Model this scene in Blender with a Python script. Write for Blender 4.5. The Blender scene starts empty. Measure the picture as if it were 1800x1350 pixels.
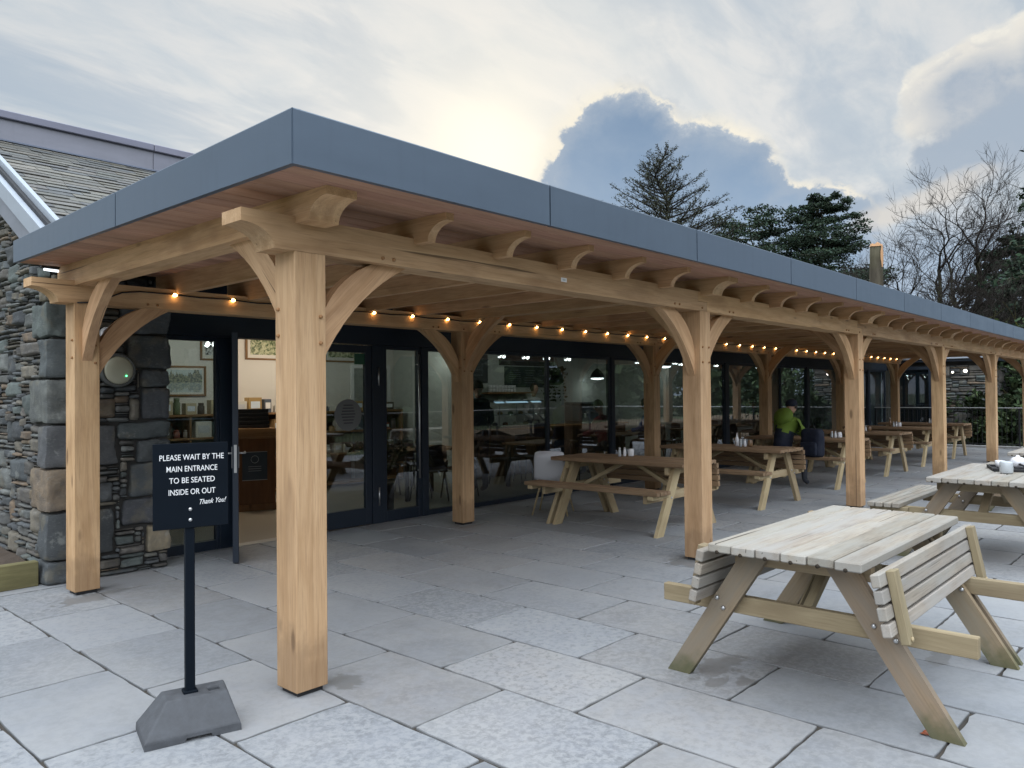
import bpy, bmesh, math, random
from mathutils import Vector, Matrix, noise as mnoise
rad = math.radians
sc = bpy.context.scene
col = sc.collection
V = Vector

# ------------------------------------------------------------------ camera
cd = bpy.data.cameras.new('camera'); cam = bpy.data.objects.new('camera', cd); col.objects.link(cam)
cd.sensor_width = 36.0; cd.lens = 1367.05/1800*36.0; cd.clip_start = 0.05; cd.clip_end = 2000
Rv = V((0.67255425, -0.7399931, -0.00899929)); Uv = V((-0.00351807, -0.01535726, 0.99987588)); Fv = V((0.74003946, 0.67243912, 0.01293194))
m = Matrix.Identity(4)
for i in range(3):
    m[i][0] = Rv[i]; m[i][1] = Uv[i]; m[i][2] = -Fv[i]
m.translation = V((-2.2207, -3.5317, 1.56))
cam.matrix_world = m
sc.camera = cam

# ------------------------------------------------------------------ node helper
class NT:
    def __init__(s, tree): s.t = tree
    def n(s, typ, **kw):
        nd = s.t.nodes.new(typ)
        for k, v in kw.items(): setattr(nd, k, v)
        return nd
    def put(s, sock, v):
        if isinstance(v, bpy.types.NodeSocket): s.t.links.new(v, sock)
        elif v is not None:
            if hasattr(sock, 'default_value') and sock.type == 'RGBA' and len(v) == 3: v = (*v, 1)
            sock.default_value = v
    def m(s, op, a, b=None, c=None, clamp=False):
        nd = s.n('ShaderNodeMath', operation=op); nd.use_clamp = clamp
        for i, v in enumerate((a, b, c)):
            if v is not None: s.put(nd.inputs[i], v)
        return nd.outputs[0]
    def vm(s, op, a, b=None):
        nd = s.n('ShaderNodeVectorMath', operation=op)
        s.put(nd.inputs[0], a)
        if b is not None: s.put(nd.inputs[1], b)
        return nd.outputs['Value'] if op in ('DOT_PRODUCT', 'LENGTH', 'DISTANCE') else nd.outputs[0]
    def noise(s, vec, scale=1, detail=4, rough=.55, dist=0, out='Fac'):
        nd = s.n('ShaderNodeTexNoise')
        s.put(nd.inputs['Vector'], vec); nd.inputs['Scale'].default_value = scale; nd.inputs['Detail'].default_value = detail
        nd.inputs['Roughness'].default_value = rough; nd.inputs['Distortion'].default_value = dist
        return nd.outputs[out]
    def mapr(s, v, a, b, c=0., d=1., smooth=True):
        nd = s.n('ShaderNodeMapRange'); nd.interpolation_type = 'SMOOTHSTEP' if smooth else 'LINEAR'
        s.put(nd.inputs[0], v)
        for i, x in enumerate((a, b, c, d)): s.put(nd.inputs[i+1], x)
        return nd.outputs[0]
    def mix(s, f, a, b, mode='MIX'):
        nd = s.n('ShaderNodeMix', data_type='RGBA', blend_type=mode)
        s.put(nd.inputs[0], f); s.put(nd.inputs[6], a); s.put(nd.inputs[7], b)
        return nd.outputs[2]
    def scale(s, vec, xyz):
        return s.vm('MULTIPLY', vec, tuple(xyz))
    def attr(s, name, out='Color'):
        nd = s.n('ShaderNodeAttribute', attribute_name=name); return nd.outputs[out]
    def sep(s, v):
        nd = s.n('ShaderNodeSeparateXYZ'); s.put(nd.inputs[0], v); return nd.outputs

# ------------------------------------------------------------------ world: thin bright overcast, cumulus banks toward the low sun
SUN_AZ, SUN_EL = 43.8, 17.0
w = bpy.data.worlds.new('World'); sc.world = w; w.use_nodes = True
wt = w.node_tree; wt.nodes.clear(); N = NT(wt)
sky = N.n('ShaderNodeTexSky', sky_type='NISHITA'); sky.sun_disc = False
sky.sun_elevation = rad(SUN_EL); sky.sun_rotation = rad(90-SUN_AZ)
sky.air_density = 1.0; sky.dust_density = 1.5; sky.ozone_density = 1.5
d = N.vm('NORMALIZE', N.n('ShaderNodeTexCoord').outputs['Generated'])
dx, dy, dz = N.sep(d)
az = N.m('MULTIPLY', N.m('ARCTAN2', dy, dx), 57.2958)
el = N.m('MULTIPLY', N.m('ARCSINE', dz), 57.2958)
sd = V((math.cos(rad(SUN_EL))*math.cos(rad(SUN_AZ)), math.cos(rad(SUN_EL))*math.sin(rad(SUN_AZ)), math.sin(rad(SUN_EL))))
ang = N.m('MULTIPLY', N.m('ARCCOSINE', N.m('MINIMUM', N.vm('DOT_PRODUCT', d, tuple(sd)), .99999)), 57.2958)
def gauss(wd): return N.m('POWER', 2.71828, N.m('MULTIPLY', N.m('POWER', N.m('DIVIDE', ang, wd), 2.), -1.))
den = N.m('ADD', N.m('MAXIMUM', dz, 0.0), .22)
cmb = N.n('ShaderNodeCombineXYZ'); N.put(cmb.inputs[0], N.m('DIVIDE', dx, den)); N.put(cmb.inputs[1], N.m('DIVIDE', dy, den))
pl = cmb.outputs[0]
rotn = N.n('ShaderNodeMapping'); N.put(rotn.inputs['Vector'], pl); rotn.inputs['Rotation'].default_value = (0, 0, rad(-25)); rotn.inputs['Scale'].default_value = (1.0, 2.3, 1)
hi = N.noise(rotn.outputs[0], 1.1, 7, .58, .7)
hi2 = N.noise(rotn.outputs[0], 3.2, 6, .6, .4)
hz = N.m('ADD', N.m('MULTIPLY', hi, .7), N.m('MULTIPLY', hi2, .3))
thin = N.mapr(hz, .36, .60)
nearw = N.m('MULTIPLY', gauss(30.), .45)                          # thicker bright veil toward the sun
thin = N.m('MINIMUM', N.m('ADD', thin, nearw), 1.0)
K = 10.0                                                          # background strength is 0.1
def k(c): return tuple(x*K for x in c)
veil = N.mix(N.mapr(hi2, .3, .7), k((.59, .66, .715)), k((.78, .79, .785)))
base = N.mix(thin, k((.45, .535, .63)), veil)
base = N.mix(.12, base, sky.outputs[0])
warm = N.mix(N.m('MULTIPLY', gauss(12.), .55), base, k((.90, .87, .78)))
warm = N.mix(N.m('MULTIPLY', gauss(4.0), .92), warm, k((1.30, 1.20, .98)))
# low bluish band beneath the cloud banks
lowb = N.m('MULTIPLY', N.mapr(el, 13.5, 8.0), N.mapr(az, 34., 24.))
warm = N.mix(N.m('MULTIPLY', lowb, .85), warm, k((.40, .52, .68)))
nv = N.scale(d, (1, 1, 1.25))
ncl = N.noise(nv, 9, 9, .6, .25)
nbig = N.noise(nv, 4.2, 3, .5)
nfin = N.noise(nv, 30, 8, .65, .3)
disp = N.m('ADD', N.m('MULTIPLY', N.m('SUBTRACT', ncl, .5), 1.0), N.m('MULTIPLY', N.m('SUBTRACT', nfin, .5), .75))
disp2 = N.m('ADD', N.m('ADD', N.m('MULTIPLY', N.m('SUBTRACT', ncl, .5), 1.5), N.m('MULTIPLY', N.m('SUBTRACT', nbig, .5), .8)), N.m('MULTIPLY', N.m('SUBTRACT', nfin, .5), .7))
def ell(a0, e0, wa, he, rot=0.):
    A = N.m('SUBTRACT', az, a0); E = N.m('SUBTRACT', el, e0)
    c, s_ = math.cos(rad(rot)), math.sin(rad(rot))
    p = N.m('DIVIDE', N.m('ADD', N.m('MULTIPLY', A, c), N.m('MULTIPLY', E, s_)), wa)
    q = N.m('DIVIDE', N.m('ADD', N.m('MULTIPLY', A, -s_), N.m('MULTIPLY', E, c)), he)
    return N.m('SQRT', N.m('ADD', N.m('POWER', p, 2.), N.m('POWER', q, 2.)))
def union(L):
    r = L[0]
    for x in L[1:]: r = N.m('SMOOTH_MIN', r, x, .12)
    return r
f1 = union([ell(34.6, 14.5, 5.7, 6.7), ell(28.0, 13.2, 5.2, 5.6), ell(22.3, 9.6, 6.0, 4.4), ell(34., 9, 6.6, 6.)])
g1 = N.m('ADD', f1, N.m('MULTIPLY', disp, .60))
m1 = N.mapr(g1, N.mapr(nbig, .35, .65, 1.03, 1.16), N.mapr(nbig, .35, .65, .93, .78))
rim1 = N.m('MULTIPLY', N.m('MULTIPLY', N.mapr(g1, .92, .99), N.mapr(g1, N.mapr(ncl, .35, .65, 1.04, 1.26), .99)), N.mapr(el, 9.5, 13.0))
c1col = N.mix(N.mapr(el, 20, 9), k((.245, .35, .50)), k((.35, .475, .64)))
c1col = N.mix(N.m('MULTIPLY', N.mapr(N.m('ADD', N.m('MULTIPLY', ncl, .5), N.m('MULTIPLY', nbig, .5)), .40, .60), .40), c1col, k((.43, .52, .63)))
c1col = N.mix(N.m('MULTIPLY', N.mapr(g1, .60, .95), .45), c1col, k((.52, .57, .63)))
out = N.mix(m1, warm, c1col)
out = N.mix(N.m('MULTIPLY', rim1, N.mapr(nfin, .38, .62, .35, .95)), out, k((1.02, .95, .80)))
f2 = union([ell(6.0, 15.2, 9.2, 5.6, -14), ell(11.8, 18.6, 4.6, 2.6, -20), ell(5.5, 20.2, 5.5, 3.0, -20)])
g2 = N.m('ADD', f2, N.m('MULTIPLY', disp2, .62))
m2 = N.m('MULTIPLY', N.mapr(g2, 1.08, .82), N.mapr(N.m('ADD', el, N.m('MULTIPLY', disp2, 3.)), 10.8, 15.2))
dep = N.m('ADD', N.m('ADD', g2, N.m('MULTIPLY', N.m('SUBTRACT', nbig, .5), .5)), N.m('MULTIPLY', N.m('ADD', N.m('SUBTRACT', el, 17.6), N.m('MULTIPLY', N.m('SUBTRACT', az, 11.), .42)), .085))
upl = N.mapr(N.m('ADD', N.m('ADD', N.m('SUBTRACT', el, 17.6), N.m('MULTIPLY', N.m('SUBTRACT', az, 11.), .42)), N.m('MULTIPLY', disp2, 1.2)), -1.3, 1.1)
c2col = N.mix(N.m('MULTIPLY', N.mapr(dep, .40, .95), upl), k((.43, .50, .59)), k((.86, .83, .765)))
c2col = N.mix(N.m('MULTIPLY', N.mapr(N.m('ADD', N.m('MULTIPLY', ncl, .6), N.m('MULTIPLY', nfin, .4)), .42, .60), .65), c2col, k((.56, .60, .65)))
out = N.mix(m2, out, c2col)
rim2 = N.m('MULTIPLY', N.m('MULTIPLY', N.mapr(g2, .74, .96), N.mapr(g2, 1.10, .98)), upl)
out = N.mix(N.m('MULTIPLY', rim2, N.mapr(nfin, .38, .62, .15, .85)), out, k((.96, .92, .82)))
sh3 = N.m('ADD', ell(10.5, 14.8, 8.5, 1.9, -24), N.m('MULTIPLY', disp2, 1.5))
out = N.mix(N.m('MULTIPLY', N.mapr(sh3, 1.2, .5), .75), out, k((.42, .50, .60)))
sh4 = N.m('ADD', ell(14.3, 12.1, 4.6, 1.0, -18), N.m('MULTIPLY', disp2, 1.0))
out = N.mix(N.m('MULTIPLY', N.mapr(sh4, 1.2, .5), .7), out, k((.80, .75, .68)))
# sky behind the camera: even overcast, made brighter to boost the scene light
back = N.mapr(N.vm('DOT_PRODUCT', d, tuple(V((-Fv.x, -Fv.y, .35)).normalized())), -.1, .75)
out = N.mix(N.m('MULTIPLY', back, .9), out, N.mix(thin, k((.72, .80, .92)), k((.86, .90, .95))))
# gain raised overhead and behind camera to light the scene; low front sky dimmed
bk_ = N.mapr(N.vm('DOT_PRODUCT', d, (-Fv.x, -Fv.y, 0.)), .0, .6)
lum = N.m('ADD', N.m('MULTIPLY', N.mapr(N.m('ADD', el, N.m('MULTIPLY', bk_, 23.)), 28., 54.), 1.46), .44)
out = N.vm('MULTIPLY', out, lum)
out = N.mix(N.mapr(el, 0., -6.), out, k((.10, .10, .10)))
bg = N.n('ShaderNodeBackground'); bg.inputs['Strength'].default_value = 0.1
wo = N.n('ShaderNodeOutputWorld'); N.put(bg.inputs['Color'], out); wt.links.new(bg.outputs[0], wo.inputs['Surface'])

# ------------------------------------------------------------------ sun (veiled by cloud) and exposure
sl = bpy.data.lights.new('sun', 'SUN'); sl.energy = 0.5; sl.angle = rad(14); sl.color = (1, .90, .76)
so = bpy.data.objects.new('sun', sl); col.objects.link(so)
so.rotation_euler = V((-sd.x, -sd.y, -sd.z)).to_track_quat('-Z', 'Y').to_euler(); so.location = (0, 0, 30)
sc.view_settings.view_transform = 'Standard'; sc.view_settings.look = 'None'; sc.view_settings.gamma = 1
sc.view_settings.use_curve_mapping = False; sc.view_settings.exposure = 1.12
sc.cycles.max_bounces = 8; sc.cycles.transparent_max_bounces = 16; sc.cycles.caustics_reflective = False; sc.cycles.caustics_refractive = False

# ------------------------------------------------------------------ materials
MATS = {}
def newmat(name):
    mt = bpy.data.materials.new(name); mt.use_nodes = True; mt.node_tree.nodes.clear()
    n = NT(mt.node_tree); b = n.n('ShaderNodeBsdfPrincipled'); o = n.n('ShaderNodeOutputMaterial')
    mt.node_tree.links.new(b.outputs[0], o.inputs['Surface']); MATS[name] = mt
    return mt, n, b, o
def bump(n, b, h, strength=.3, dist=.01):
    bp = n.n('ShaderNodeBump'); bp.inputs['Strength'].default_value = strength; bp.inputs['Distance'].default_value = dist
    n.put(bp.inputs['Height'], h); n.t.links.new(bp.outputs[0], b.inputs['Normal'])
def plain(name, c, rough=.5, metal=0., var=.25, scale=18., spec=.5, bumpy=0., emit=None):
    mt, n, b, o = newmat(name)
    tc = n.n('ShaderNodeTexCoord').outputs['Object']
    f = n.noise(tc, scale, 5, .6)
    cc = n.mix(f, tuple(x*(1-var) for x in c), tuple(min(1, x*(1+var)) for x in c))
    cc = n.mix(1., cc, n.attr('col'), 'MULTIPLY')
    n.put(b.inputs['Base Color'], cc); b.inputs['Metallic'].default_value = metal
    n.put(b.inputs['Roughness'], n.mapr(f, .2, .8, rough*.85, min(1, rough*1.15)))
    b.inputs['Specular IOR Level'].default_value = spec
    if bumpy: bump(n, b, f, bumpy)
    if emit:
        n.put(b.inputs['Emission Color'], emit[:3]); b.inputs['Emission Strength'].default_value = emit[3]
    return mt
def wood(name, c1, c2, dark, rough=.62, grey=None, damp=False, knots=.5, fine=.35, moss=False):
    mt, n, b, o = newmat(name)
    g = n.attr('gr', 'Vector')
    a = n.noise(n.scale(g, (1.1, 13, 13)), 1, 6, .6, .9)
    fib = n.noise(n.scale(g, (5, 150, 150)), 1, 3, .6)
    blot = n.noise(n.scale(g, (1.6, 5, 5)), 1, 4, .55)
    cc = n.mix(n.mapr(a, .32, .70), c1, c2)
    cc = n.mix(n.m('MULTIPLY', n.mapr(blot, .48, .72), .55), cc, dark)
    cc = n.mix(n.m('MULTIPLY', n.mapr(fib, .45, .75), fine), cc, dark)
    if grey:
        gm = n.noise(n.scale(g, (2, 9, 9)), 1, 4)
        cc = n.mix(n.mapr(gm, .3, .65, .25, .9), cc, grey)
    crack = n.noise(n.scale(g, (.55, 34, 34)), 1, 2, .5, .3)
    ck = n.mapr(crack, .305, .262)
    cc = n.mix(n.m('MULTIPLY', ck, .75), cc, tuple(x*.25 for x in dark))
    vo = n.n('ShaderNodeTexVoronoi'); n.put(vo.inputs['Vector'], n.scale(g, (1.3, 4.2, 4.2))); vo.inputs['Scale'].default_value = 1
    kn = n.m('MULTIPLY', n.mapr(vo.outputs['Distance'], .115, .05), knots)
    cc = n.mix(kn, cc, tuple(x*.45 for x in dark))
    cc = n.mix(1., cc, n.attr('col'), 'MULTIPLY')
    if damp:                                                      # rain splash darkening of the bottom of the posts
        pz = n.sep(n.n('ShaderNodeNewGeometry').outputs['Position'])[2]
        dn = n.noise(n.n('ShaderNodeNewGeometry').outputs['Position'], 7, 4)
        dm = n.mapr(n.m('ADD', pz, n.m('MULTIPLY', n.m('SUBTRACT', dn, .5), .75)), .42, .12)
        cc = n.mix(n.m('MULTIPLY', dm, .42), cc, (.17, .105, .06))
    if moss:
        pz = n.sep(n.n('ShaderNodeNewGeometry').outputs['Position'])[2]
        dn = n.noise(n.n('ShaderNodeNewGeometry').outputs['Position'], 14, 4)
        dm = n.mapr(n.m('ADD', pz, n.m('MULTIPLY', n.m('SUBTRACT', dn, .5), .2)), .16, .0)
        cc = n.mix(n.m('MULTIPLY', dm, .7), cc, (.06, .075, .03))
    n.put(b.inputs['Base Color'], cc)
    n.put(b.inputs['Roughness'], n.mapr(a, .2, .8, rough*.85, min(1., rough*1.2)))
    b.inputs['Specular IOR Level'].default_value = .3
    bump(n, b, n.m('SUBTRACT', n.m('ADD', n.m('MULTIPLY', fib, .5), n.m('MULTIPLY', a, .5)), n.m('MULTIPLY', ck, 1.2)), .28, .004)
    return mt
OAK = wood('oak', (.60, .392, .222), (.465, .285, .148), (.28, .16, .082), damp=True, knots=.7, fine=.46)
OAKW = wood('oak_end', (.62, .49, .33), (.54, .41, .26), (.40, .28, .16), knots=.0)
SOFF = wood('soffit', (.48, .285, .195), (.41, .235, .16), (.29, .16, .11), knots=.3)
TOPG = wood('weathered_top', (.37, .315, .245), (.27, .22, .165), (.13, .10, .075), rough=.8, grey=(.325, .31, .28), knots=.22, fine=.8)
LEGG = wood('weathered_leg', (.31, .22, .13), (.245, .175, .105), (.13, .09, .055), rough=.8, grey=(.225, .19, .145), knots=.8, fine=.45, moss=True)
BEAR = wood('treated_rail', (.31, .25, .155), (.245, .195, .12), (.165, .12, .07), rough=.75, knots=.8)
TOPB = wood('brown_top', (.30, .20, .12), (.22, .145, .085), (.13, .085, .05), rough=.7, knots=.5)
LEGB = wood('pale_leg', (.46, .375, .23), (.40, .31, .18), (.25, .18, .10), rough=.72, knots=.6)
SLEEP = wood('sleeper', (.20, .18, .085), (.155, .14, .065), (.09, .08, .04), rough=.85)
FURN = wood('shop_wood', (.30, .17, .08), (.24, .13, .06), (.15, .08, .04))
def pavemat():
    mt, n, b, o = newmat('paving')
    geo = n.n('ShaderNodeNewGeometry').outputs['Position']
    px, py, pz = n.sep(geo)
    c = n.attr('col'); rnd = n.attr('rnd', 'Fac')
    off = n.vm('ADD', geo, n.scale(c, (37., 91., 53.)))
    fine = n.noise(n.scale(off, (1, 1, 1)), 27, 7, .74, .3)
    mid = n.noise(off, 7, 5, .6, .5)
    big = n.noise(off, 1.3, 3, .5)
    mott = n.mapr(fine, .46, .58)
    amp = n.mapr(rnd, .0, 1., .22, .62)
    cc = n.mix(n.m('MULTIPLY', mott, amp), c, (.345, .35, .35))
    cc = n.mix(n.m('MULTIPLY', n.mapr(fine, .5, .36), n.m('MULTIPLY', amp, 1.25)), cc, (.165, .17, .178))
    cc = n.mix(n.m('MULTIPLY', n.mapr(mid, .4, .62), .30), cc, (.27, .285, .31))
    cc = n.mix(n.m('MULTIPLY', n.mapr(big, .4, .7), .22), cc, (.43, .42, .40))
    # damp marks: beside the posts and under the near table
    wet = None
    nz = n.m('MULTIPLY', n.m('SUBTRACT', n.noise(geo, 8, 6, .65, .6), .5), 3.0)
    for (x, y, rx, ry) in ((.33, -.0, .12, .12), (.02, 3.02, .20, .16), (.3, 3.1, .22, .06), (4.2, .1, .26, .2), (4.35, 3.2, .3, .3), (1.86, -1.40, .26, .10), (1.60, -1.50, .10, .06), (1.72, -1.62, .08, .05), (2.9, -2.30, .25, .06), (8.5, 0, .3, .25)):
        q = n.m('SQRT', n.m('ADD', n.m('POWER', n.m('DIVIDE', n.m('SUBTRACT', px, x), rx), 2.), n.m('POWER', n.m('DIVIDE', n.m('SUBTRACT', py, y), ry), 2.)))
        q = n.mapr(n.m('ADD', q, nz), 1.02, .84)
        wet = q if wet is None else n.m('MAXIMUM', wet, q)
    cc = n.mix(n.m('MULTIPLY', wet, .5), cc, (.125, .12, .11))
    # specks of dirt and lichen
    vo = n.n('ShaderNodeTexVoronoi'); n.put(vo.inputs['Vector'], geo); vo.inputs['Scale'].default_value = 7.5
    sp = n.mapr(vo.outputs['Distance'], .045, .02)
    pick = n.mapr(n.sep(vo.outputs['Color'])[0], .72, .74)
    cc = n.mix(n.m('MULTIPLY', n.m('MULTIPLY', sp, pick), .7), cc, (.10, .09, .08))
    n.put(b.inputs['Base Color'], cc)
    n.put(b.inputs['Roughness'], n.m('SUBTRACT', n.mapr(fine, .2, .8, .55, .78), n.m('MULTIPLY', wet, .22)))
    b.inputs['Specular IOR Level'].default_value = .45
    bump(n, b, n.m('ADD', n.m('MULTIPLY', fine, .35), n.m('MULTIPLY', mid, 1.)), .22, .006)
    return mt
PAVE = pavemat()
def stonemat():
    mt, n, b, o = newmat('slate_stone')
    g = n.attr('gr', 'Vector'); c = n.attr('col')
    a = n.noise(g, 9, 6, .65, .4); f = n.noise(n.scale(g, (30, 30, 90)), 1, 4, .65)
    cc = n.mix(n.mapr(a, .3, .72), n.mix(.55, c, (.05, .055, .06)), c)
    cc = n.mix(n.m('MULTIPLY', n.mapr(f, .55, .8), .35), cc, (.30, .31, .30))
    cc = n.mix(n.m('MULTIPLY', n.mapr(n.noise(g, 4, 4), .54, .68), .45), cc, (.165, .145, .10))
    cc = n.mix(n.m('MULTIPLY', n.mapr(n.noise(n.vm('ADD', g, (7., 3., 9.)), 5, 5, .65), .60, .70), .5), cc, (.27, .28, .26))
    n.put(b.inputs['Base Color'], cc); b.inputs['Roughness'].default_value = .82; b.inputs['Specular IOR Level'].default_value = .35
    bump(n, b, n.m('ADD', a, n.m('MULTIPLY', f, .5)), .7, .012)
    return mt
STONE = stonemat()
MORT = plain('joint_dark', (.045, .043, .04), .95)
PMORT = plain('joint_paving', (.055, .047, .038), .95, var=.5, scale=9)
def metal(name, c, rough, met, var=.12, spec=.5):
    mt, n, b, o = newmat(name); b.inputs['Specular IOR Level'].default_value = spec
    tc = n.n('ShaderNodeTexCoord').outputs['Object']
    f = n.noise(n.scale(tc, (.7, .7, 2.5)), 2.2, 5, .6); s_ = n.noise(n.scale(tc, (14, 14, 2)), 1, 3)
    cc = n.mix(f, tuple(x*(1-var) for x in c), tuple(x*(1+var) for x in c))
    cc = n.mix(n.m('MULTIPLY', n.mapr(s_, .5, .75), .11), cc, tuple(x*.6 for x in c))
    cc = n.mix(1., cc, n.attr('col'), 'MULTIPLY')
    n.put(b.inputs['Base Color'], cc); b.inputs['Metallic'].default_value = met
    n.put(b.inputs['Roughness'], n.m('ADD', n.mapr(f, .2, .8, rough*.85, rough*1.15), n.m('MULTIPLY', s_, .05)))
    bump(n, b, n.m('ADD', n.noise(tc, 1.1, 2), n.m('MULTIPLY', s_, .03)), .10, .02)
    return mt
FASC = metal('fascia_metal', (.092, .124, .166), .36, .3, .12)
LEAD = metal('lead', (.22, .235, .27), .5, .3, .3)
ZINC = metal('zinc', (.36, .40, .45), .45, .3, .1)
FRAME = metal('dark_frame', (.007, .0145, .027), .5, .0)
STEEL = metal('steel', (.55, .55, .55), .3, .9)
SIGNB = metal('sign_black', (.0045, .0075, .012), .6, .0, .3, .08)
BLACK = plain('black', (.012, .012, .014), .6)
RUBB = plain('rubber', (.066, .07, .077), .75, var=.55, scale=24, bumpy=.3)
WHITE = plain('white_paint', (.80, .80, .80), .45, var=.04)
CREAM = plain('cream_wall', (.72, .69, .64), .8, var=.03, scale=3)
KITCH = plain('kitchen_wall', (.52, .54, .50), .8, var=.05, scale=3)
CEIL = plain('ceiling', (.55, .55, .53), .8, var=.03)
FLOOR = plain('cafe_floor', (.33, .29, .23), .35, var=.25, scale=3)
SLATE = None
def slatemat():
    mt, n, b, o = newmat('roof_slate')
    g = n.attr('gr', 'Vector'); c = n.attr('col')
    a = n.noise(g, 6, 5, .65); s_ = n.noise(n.scale(g, (40, 5, 5)), 1, 3)
    cc = n.mix(n.mapr(a, .35, .7), n.mix(.4, c, (.09, .095, .10)), c)
    cc = n.mix(n.m('MULTIPLY', n.mapr(s_, .5, .8), .3), cc, (.24, .25, .22))
    n.put(b.inputs['Base Color'], cc); b.inputs['Roughness'].default_value = .62
    bump(n, b, a, .4, .008)
    return mt
SLATE = slatemat()
def glassmat():
    mt = bpy.data.materials.new('glazing'); mt.use_nodes = True; mt.node_tree.nodes.clear(); n = NT(mt.node_tree)
    tr = n.n('ShaderNodeBsdfTransparent'); n.put(tr.inputs[0], (.58, .67, .72))
    gl = n.n('ShaderNodeBsdfGlossy'); gl.inputs['Roughness'].default_value = .0; n.put(gl.inputs[0], (.95, .97, 1.))
    fr = n.n('ShaderNodeFresnel'); fr.inputs['IOR'].default_value = 1.5
    fac = n.m('MULTIPLY', n.m('MINIMUM', n.m('MULTIPLY', fr.outputs[0], 2.8), 1.), n.m('SUBTRACT', 1., n.n('ShaderNodeNewGeometry').outputs['Backfacing']))
    mx = n.n('ShaderNodeMixShader'); n.put(mx.inputs[0], fac)
    n.t.links.new(tr.outputs[0], mx.inputs[1]); n.t.links.new(gl.outputs[0], mx.inputs[2])
    o = n.n('ShaderNodeOutputMaterial'); n.t.links.new(mx.outputs[0], o.inputs['Surface'])
    return mt
GLASS = glassmat()
def emis(name, c, s, base=(.8, .8, .8)):
    return plain(name, base, .4, emit=(*c, s))
BULB = emis('bulb_glow', (1., .55, .19), 8.)
LAMPW = emis('lamp_white', (1., .93, .80), 3.)
TUBEW = emis('tube_white', (.85, .92, 1.), 1.1)
FRIDGE = emis('fridge_light', (.72, .92, 1.), .45)
GREEN = emis('green_led', (.1, 1., .35), 2.5, (.1, .6, .2))
def barkmat(name, c, green=.0):
    mt, n, b, o = newmat(name)
    p = n.n('ShaderNodeTexCoord').outputs['Object']
    a = n.noise(n.scale(p, (3, 3, 1)), 1.4, 5, .65)
    cc = n.mix(n.mapr(a, .3, .7), tuple(x*.55 for x in c), c)
    if green: cc = n.mix(n.m('MULTIPLY', n.mapr(n.noise(p, .5, 3), .42, .6), green), cc, (.075, .08, .028))
    cc = n.mix(1., cc, n.attr('col'), 'MULTIPLY')
    n.put(b.inputs['Base Color'], cc); b.inputs['Roughness'].default_value = .9; b.inputs['Specular IOR Level'].default_value = .2
    return mt
BARK = barkmat('bark', (.055, .048, .038), .55)
BARK2 = barkmat('bark_brown', (.10, .085, .065), .25)
TWIG = barkmat('twig', (.030, .026, .023))
def leafmat(name, c):
    mt, n, b, o = newmat(name)
    cc = n.mix(1., (*c, 1), n.attr('col'), 'MULTIPLY')
    n.put(b.inputs['Base Color'], cc); b.inputs['Roughness'].default_value = .75; b.inputs['Specular IOR Level'].default_value = .12
    return mt
NEEDLE = leafmat('needles', (.028, .044, .030))
LARCH = leafmat('larch_needles', (.045, .050, .034))
LEAF = leafmat('evergreen_leaf', (.050, .075, .036))
GRASS = plain('grass', (.07, .085, .035), .95, var=.5, scale=6)
SOIL = plain('soil', (.07, .05, .035), .95, var=.6, scale=40, bumpy=.6)

# ------------------------------------------------------------------ mesh builder
rng = random.Random(7)
class MB:
    def __init__(s): s.v = []; s.f = []; s.g = []; s.c = []; s.mi = []; s.sm = []
    def add(s, verts, faces, M=None, G=None, off=None, c=(1, 1, 1), mat=0, smooth=False):
        b = len(s.v)
        if off is None: off = (rng.uniform(0, 50), rng.uniform(0, 50), rng.uniform(0, 50))
        o = V(off)
        for p in verts:
            p = V(p); s.g.append((G @ p if G else p) + o); s.v.append(M @ p if M else p)
        s.c += [c]*len(verts) if not (c and isinstance(c[0], (tuple, list))) else list(c)
        for f in faces: s.f.append([b+i for i in f]); s.mi.append(mat); s.sm.append(smooth)
    def build(s, name, mats, parent=None, loc=None, extra=None):
        me = bpy.data.meshes.new(name); me.from_pydata([tuple(p) for p in s.v], [], s.f)
        for mt in (mats if isinstance(mats, (list, tuple)) else [mats]): me.materials.append(mt)
        me.polygons.foreach_set('material_index', s.mi); me.polygons.foreach_set('use_smooth', s.sm)
        a = me.attributes.new('gr', 'FLOAT_VECTOR', 'POINT'); a.data.foreach_set('vector', [x for p in s.g for x in p])
        a = me.attributes.new('col', 'FLOAT_COLOR', 'POINT'); a.data.foreach_set('color', [x for p in s.c for x in (p[0], p[1], p[2], 1.)])
        if extra:
            a = me.attributes.new('rnd', 'FLOAT', 'POINT'); a.data.foreach_set('value', extra)
        me.update(); o = bpy.data.objects.new(name, me); col.objects.link(o)
        if parent: o.parent = parent
        if loc: o.location = loc
        return o
    def merge(s, o, M):
        b = len(s.v); s.v += [M @ V(p) for p in o.v]; s.g += o.g; s.c += o.c
        s.f += [[b+i for i in f] for f in o.f]; s.mi += o.mi; s.sm += o.sm
def vary(c, lo, hi, h=.03):
    t = rng.uniform(lo, hi); return tuple(x*t*(1+rng.uniform(-h, h)) for x in c)
def tint(a=.08, base=(1, 1, 1), hue=.02):
    t = 1+rng.uniform(-a, a); return tuple(x*t*(1+rng.uniform(-hue, hue)) for x in base)
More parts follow.
